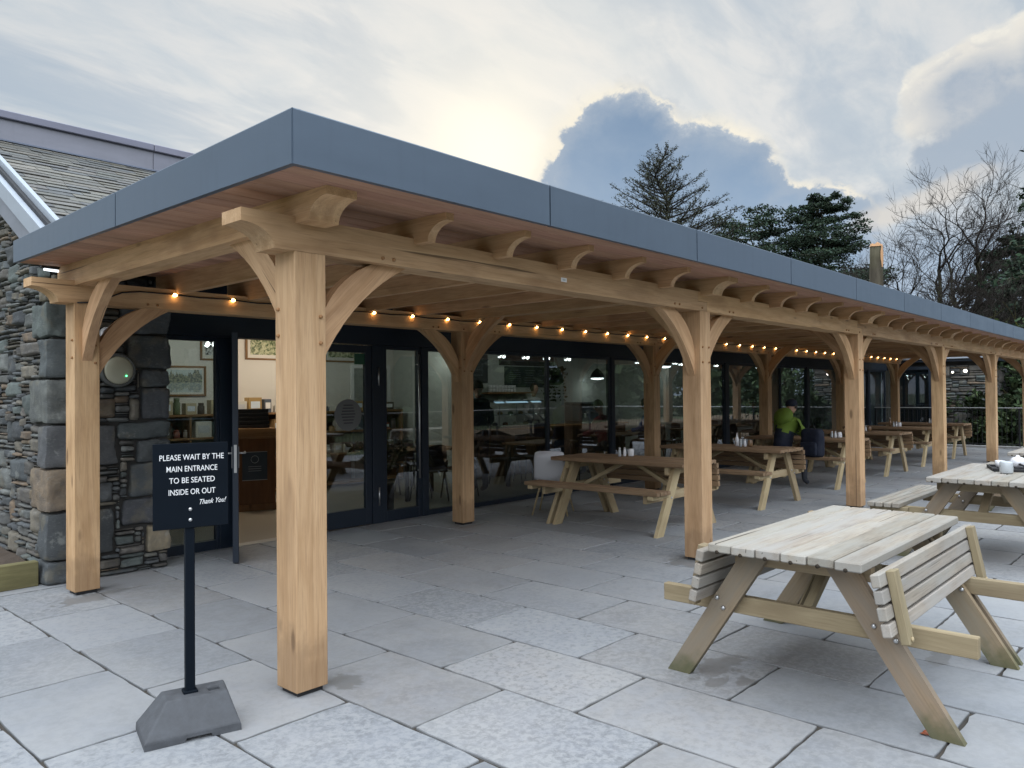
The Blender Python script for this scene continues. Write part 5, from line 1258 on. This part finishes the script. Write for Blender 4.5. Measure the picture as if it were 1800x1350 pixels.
# ================================================================== TREES
CX, CY = -2.2207, -3.5317
def polar(az_, dist, z=-.32): return V((CX+dist*math.cos(rad(az_)), CY+dist*math.sin(rad(az_)), z))
def rdir(rg, d_, a):
    o = V((rg.gauss(0, 1), rg.gauss(0, 1), rg.gauss(0, 1))); o = (o-d_*o.dot(d_)).normalized(); return (d_*math.cos(a)+o*math.sin(a)).normalized()
def wig(rg, p, d_, L, n_, w_, up=0.):
    pts = [p.copy()]
    for i in range(n_):
        d_ = (d_+V((rg.gauss(0, w_), rg.gauss(0, w_), rg.gauss(0, w_)+up))).normalized(); pts.append(pts[-1]+d_*L/n_)
    return pts, d_
def bare_tree(az_, dist, H, seed, lab, trunk=.30, spread=.5, lean=(0, 0), levels=7, group=None, fork=.33, tcol=(1, 1, 1), dense=1.):
    rg = random.Random(seed); b = polar(az_, dist); t = empty('bare_tree', tuple(b)); tag(t, lab, 'tree', group)
    T = MB(); K_ = MB()
    def grow(p, d_, L, r, lev):
        n_ = 5 if lev < 4 else 4; pts, d2 = wig(rg, p, d_, L, n_, (.08, .15, .19, .19, .17, .13, .10, .10, .10)[lev], (.05, .05, .04, .03, .03, .04, .05, .05, .05)[lev])
        r1 = r*.72; rs = [max(.0065, r+(r1-r)*i/n_) for i in range(n_+1)]
        tube(T if lev < 3 else K_, pts, rs, 7 if lev < 2 else (5 if lev < 4 else 3), c=tcol if lev < 4 else (1, .95, .9), smooth=lev < 4, cap=False)
        if lev >= levels:
            for i in range(rg.randint(1, 3)):
                q = rg.randint(1, n_); tp, _ = wig(rg, pts[q], rdir(rg, d2, rg.uniform(.2, .6)), L*rg.uniform(.6, 1.1), 3, .07, .04); tube(K_, tp, [.006, .005, .004, .003], 3, smooth=False, cap=False)
            return
        kids = 3 if lev in (0, 1) else (3 if rg.random() < .30*dense else 2)
        for i in range(kids):
            grow(pts[-1] if (i < 2 or lev < 1) else pts[rg.randint(2, n_-1)], rdir(rg, d2, rg.uniform(.28, .66)*(1.+spread*.5)), L*rg.uniform(.66, .84), r1*rg.uniform(.62, .88), lev+1)
        if lev >= 2 and rg.random() < .5*dense:
            q = rg.randint(1, n_-1); grow(pts[q], rdir(rg, d2, rg.uniform(.5, 1.0)), L*rg.uniform(.42, .66), r1*.42, min(levels, lev+2))
    grow(V((0, 0, 0)), V((lean[0], lean[1], 1)).normalized(), H*fork, trunk, 0)
    # bring crown to the wanted height
    top = max(v.z for v in T.v+K_.v); s_ = H/top
    for mb in (T, K_): mb.v = [v*s_ for v in mb.v]
    T.build('trunk', BARK, t); K_.build('twigs', TWIG, t); return t
def clump(mb, p, rx, rz, n_, sz, rg, shade=1.):
    for _ in range(n_):
        u_, t_ = rg.uniform(-1, 1), rg.uniform(0, 6.283); q = math.sqrt(1-u_*u_); r_ = rg.random()**.5
        k2 = shade*rg.uniform(.45, 1.7); leafq(mb, p+V((rx*r_*q*math.cos(t_), rx*r_*q*math.sin(t_), rz*r_*u_)), sz*rg.uniform(.6, 1.4), rg, (k2*rg.uniform(.85, 1.15), k2, k2*rg.uniform(.8, 1.1)))
def conifer(az_, dist, H, seed, lab, z0, prof, ang, mt, dens, sz, sparse=False, name='pine_tree', group=None, tr=.22, step=.42, skew=None):
    # whorls of boughs from z0 up; prof(t) = bough length at fraction t from top
    rg = random.Random(seed); b = polar(az_, dist); t = empty(name, tuple(b)); tag(t, lab, 'tree', group); T = MB(); L_ = MB()
    pts = [V((rg.gauss(0, .03)*i, rg.gauss(0, .03)*i, H*i/10)) for i in range(11)]; tube(T, pts, [tr*(1-.93*i/10)+.012 for i in range(11)], 8)
    z = z0
    while z < H-.25:
        f = (H-z)/(H-z0); n_ = rg.randint(3, 5) if not sparse else rg.randint(4, 6)
        a0 = rg.uniform(0, 6.28); i_ = min(9, int(z/H*10)); base = pts[i_].lerp(pts[i_+1], z/H*10-i_)
        for q in range(n_):
            a = a0+q*6.283/n_+rg.uniform(-.35, .35); Lb = prof(f)*rg.uniform(.62, 1.12)
            if skew: Lb *= skew(a, f)
            e = ang(f)+rg.uniform(-.12, .12); d_ = V((math.cos(a)*math.cos(e), math.sin(a)*math.cos(e), math.sin(e))); nb = 6
            bp, _ = wig(rg, base, d_, Lb, nb, .05, .02 if sparse else -.015); r0 = .018+.022*Lb/2
            tube(T, bp, [r0*(1-.88*i/nb) for i in range(nb+1)], 4, c=(.8, .8, .8), cap=False)
            if sparse:
                for i in range(int(Lb*8)+3):
                    tpos = rg.uniform(.18, 1.); k2 = min(nb-1, int(tpos*nb)); p = bp[k2].lerp(bp[k2+1], tpos*nb-k2); dd = (bp[k2+1]-bp[k2]).normalized()
                    sd_ = rdir(rg, dd, rg.uniform(.5, .9)); sd_.z += .15; l_ = (.18+.40*(1-tpos)*Lb*.5)*rg.uniform(.6, 1.2)
                    tp, _ = wig(rg, p, sd_.normalized(), l_, 3, .10, .05); tube(T, tp, [.011, .009, .007, .004], 3, c=(.9, .9, .9), smooth=False, cap=False)
                    for pp2 in tp[1:]:
                        for _ in range(dens):
                            leafq(L_, pp2+V((rg.gauss(0, .05), rg.gauss(0, .05), rg.gauss(0, .04))), sz*rg.uniform(.6, 1.3), rg)
            else:
                for i in range(2, nb+1):
                    w_ = Lb*.16*(1.25-abs(i/nb-.7)); shade = .8+.45*rg.random()
                    clump(L_, bp[i]+V((rg.gauss(0, w_*.4), rg.gauss(0, w_*.4), .05)), w_+.16, .12+w_*.22, dens, sz, rg, shade)
                    for sgn in (-1, 1):
                        if i < nb+1 and rg.random() < .75:
                            sp = bp[i]+V((-d_.y, d_.x, 0))*sgn*(w_*1.5+.12)+V((0, 0, rg.uniform(-.1, .12))); tube(T, [bp[i-1], sp], [.012, .006], 3, smooth=False, cap=False); clump(L_, sp, w_*.8+.14, .11+w_*.18, int(dens*.8), sz, rg, shade*rg.uniform(.75, 1.2))
        z += step*rg.uniform(.7, 1.25)
    if not sparse: clump(L_, V((0, 0, H-.15)), .22, .35, dens, sz, rg)
    else:
        for i in range(10): clump(L_, V((rg.gauss(0, .05), rg.gauss(0, .05), H-.12*i)), .08, .08, 4, sz, rg)
    T.build('trunk', BARK2 if name != 'larch_tree' else TWIG, t); L_.build('needles', mt, t); return t
def zel(dist, e): return 1.56+dist*math.tan(rad(e))+.32
conifer(30.9, 42, zel(42, 17.3), 5, 'sparse feathery larch rising alone above the middle of the pergola roof', 8.0, lambda f: .3+5.2*f**.95, lambda f: .60-.38*f, LARCH, 2, .085, True, 'larch_tree', tr=.26, step=.27)
conifer(24.6, 58, zel(58, 12.0), 8, 'flat topped dark pine just left of the taller pine', 8.3, lambda f: 2.0+3.2*f**.5, lambda f: .20, NEEDLE, 46, .19, group='dark pines behind the pergola roof', step=.5)
conifer(20.3, 58, zel(58, 13.1), 12, 'tallest dark pine, conical and layered, left of the cut trunk', 6.0, lambda f: .7+5.6*f**.75, lambda f: .22-.17*f, NEEDLE, 48, .19, group='dark pines behind the pergola roof', step=.5)
conifer(5.2, 30, zel(30, 15.5), 14, 'dark pine whose branch tips just enter at the right picture edge', 5.5, lambda f: .7+2.0*f**.6, lambda f: .1, NEEDLE, 26, .16, tr=.25)
conifer(9.4, 47, zel(47, 10.1), 21, 'narrow dark spruce behind the right hand bare tree', 1.0, lambda f: .3+5.4*f**.75, lambda f: -.12, NEEDLE, 30, .22, name='spruce_tree', step=.55)
conifer(7.6, 40, zel(40, 8.6), 22, 'broad dark spruce at the right edge behind the mossy trunk', .6, lambda f: .6+4.8*f**.65, lambda f: -.12, NEEDLE, 30, .22, name='spruce_tree', step=.55)
# felled trunk with raw torn top
rg_ = random.Random(3); b_ = polar(17.05, 31); ht = zel(31, 9.6); sn = empty('cut_trunk', tuple(b_)); tag(sn, 'tall limbless cut trunk with raw orange torn wood at its top', 'tree')
mb = MB(); pts = [V((.02*math.sin(i), 0, ht*i/14)) for i in range(15)]; tube(mb, pts, [.30-.006*i for i in range(15)], 14); mb.build('trunk', BARK2, sn)
RAW = plain('raw_wood', (.58, .33, .17), .8, var=.35, scale=9); mb = MB(); tv = -V((math.cos(rad(17)), math.sin(rad(17)), 0)); sv_ = V((math.sin(rad(17)), -math.cos(rad(17)), 0))
n_ = 14; ring = []
for i in range(n_):
    q = i/n_*6.283; p = sv_*math.cos(q)*.215+tv*math.sin(q)*.215; ring.append(p)
vs = [p*1.03+V((0, 0, ht-.03-rg_.random()*.03)) for p in ring]+[p*.97+V((0, 0, ht+.0+rg_.random()**2*.13)) for p in ring]+[V((0, 0, ht-.02))]
mb.add(vs, [[i, (i+1) % n_, n_+(i+1) % n_, n_+i] for i in range(n_)]+[[n_+i, n_+(i+1) % n_, 2*n_] for i in range(n_)])
def strip(q0, q1, za, zb):
    V0 = [(sv_*math.cos(q)*.232+tv*math.sin(q)*.232) for q in [q0+(q1-q0)*i/4 for i in range(5)]]; R_ = [(sv_*math.cos(q)+tv*math.sin(q))*.01 for q in [q0+(q1-q0)*i/4 for i in range(5)]]
    vs = []; m_ = 6
    for j in range(m_+1):
        s_ = j/m_; w_ = math.sin(max(.06, min(.94, s_))*math.pi)**.6
        for i in range(5): p = V0[2].lerp(V0[i], w_*rg_.uniform(.85, 1.1)); vs.append(p.normalized()*(.236+.006*w_)+V((0, 0, za+(zb-za)*s_)))
    mb.add(vs, [[j*5+i, j*5+i+1, (j+1)*5+i+1, (j+1)*5+i] for j in range(m_) for i in range(4)])
strip(.25, .95, ht-.80, ht-.0); strip(.3, 1.3, ht-2.45, ht-1.95); strip(1.8, 2.3, ht-1.55, ht-1.4); mb.build('torn_wood', RAW, sn)
# bare broadleaf trees
bg_ = 'bare winter trees at the right'
bare_tree(11.6, 45, zel(45, 14.5), 41, 'largest bare tree with a wide rounded crown at the right', .36, .55, (.0, .0), 7, bg_, .27, dense=1.55)
bare_tree(14.0, 43, zel(43, 11.3), 47, 'smaller bare tree leaning left beside the cut trunk', .24, .5, (-.02, .06), 7, bg_, .30)
bare_tree(13.3, 37, zel(37, 8.2), 52, 'low twiggy bare tree in front of the leaning bare tree', .16, .7, (.0, .05), 7, bg_, .28, (1.1, 1.1, .9))
bare_tree(11.0, 35, zel(35, 8.0), 55, 'mossy many stemmed bare tree below the large bare crown', .17, .6, (0, -.03), 7, bg_, .30, (1.3, 1.35, .8))
bare_tree(12.2, 39, zel(39, 8.8), 57, 'bare thicket tree standing between the two mossy trunks', .15, .7, (.0, .0), 7, bg_, .26, (1., 1., .9))
bare_tree(9.9, 33, zel(33, 7.6), 58, 'slender yellow mossed bare tree nearest the right edge', .13, .5, (.0, -.06), 5, bg_, .48, (2.0, 2.2, .8))
bare_tree(8.6, 36, zel(36, 9.0), 59, 'bare tree in front of the broad spruce at the right edge', .14, .6, (.0, .0), 7, bg_, .34)
# evergreen shrubs beyond the end railing
sgp = 'evergreen shrubs beyond the far railing'
shr = [(7.4, 29, 2.3, 3.4, 'rightmost big dark evergreen shrub beyond the far railing'), (9.2, 31, 2.2, 4.4, 'tall dark evergreen shrub seen between the last two front posts'), (10.8, 33, 2.0, 3.6, 'rounded evergreen shrub right of the stone outbuilding'), (9.9, 27, 1.2, 1.7, 'low evergreen shrub close behind the far railing'), (12.3, 38, 2.2, 5.0, 'tall evergreen shrub behind the stone outbuilding'), (8.0, 42, 3.6, 6.0, 'broad dark evergreen at the back of the planting')]
for i, (a_, ds, rx, h_, lb) in enumerate(shr):
    rg = random.Random(70+i); p = polar(a_, ds); t = empty('evergreen_shrub', tuple(p)); tag(t, lb, 'shrub', sgp); mb = MB(); st = MB()
    for q in range(7):
        a = rg.uniform(0, 6.28); pt, _ = wig(rg, V((rg.gauss(0, .15), rg.gauss(0, .15), 0)), V((math.cos(a)*.45, math.sin(a)*.45, 1)).normalized(), h_*.85, 6, .12); tube(st, pt, [.06, .05, .045, .04, .03, .02, .01], 5, c=(1.6, 1.6, 1.1), cap=False)
        for k2 in range(2, 7):
            for _ in range(5): clump(mb, pt[k2]+V((rg.gauss(0, rx*.33), rg.gauss(0, rx*.33), rg.gauss(0, .3))), rx*.26, rx*.2, 30, .16 if ds < 35 else .24, rg, rg.uniform(.35, 1.25))
    st.build('stems', BARK, t); mb.build('foliage', LEAF, t)
# leaf litter bank beyond the terrace and woodland on the open side (seen only mirrored in the glass)
mb = MB(); heap(mb, 22.3, 60, -14, 12, -.12, .35, 40, 30); lt = mb.build('ground_bank', plain('leaf_litter', (.12, .085, .05), .95, var=.6, scale=5), None); lt['kind'] = 'structure'
mb = MB(); rg = random.Random(99)
for i in range(95):
    x = -14+i*.95; y = -20-rg.random()*5; h_ = rg.uniform(3.6, 6.0)
    for q in range(15): clump(mb, V((x+rg.gauss(0, .6), y+rg.gauss(0, .6), h_*rg.random())), 1.1, .9, 11, 1.0, rg, rg.uniform(.5, 1.1))
o = mb.build('woodland', LEAF); tag(o, 'dark evergreen woodland edge facing the cafe across the garden', 'woodland', kind='stuff')
# a fallen leaf on the paving
mb = MB(); n_ = 10; pts = [(.032*math.cos(t), .017*math.sin(t)*(1+.2*math.cos(3*t)), .004+.005*math.cos(2*t)) for t in [i/n_*6.283 for i in range(n_)]]+[(0, 0, .002)]
mb.add(pts, [[i, (i+1) % n_, n_] for i in range(n_)]); o = mb.build('fallen_leaf', plain('orange_leaf', (.40, .11, .05), .6), loc=(1.66, -2.52, .0015)); tag(o, 'single orange brown fallen leaf lying on a paving joint', 'leaf')
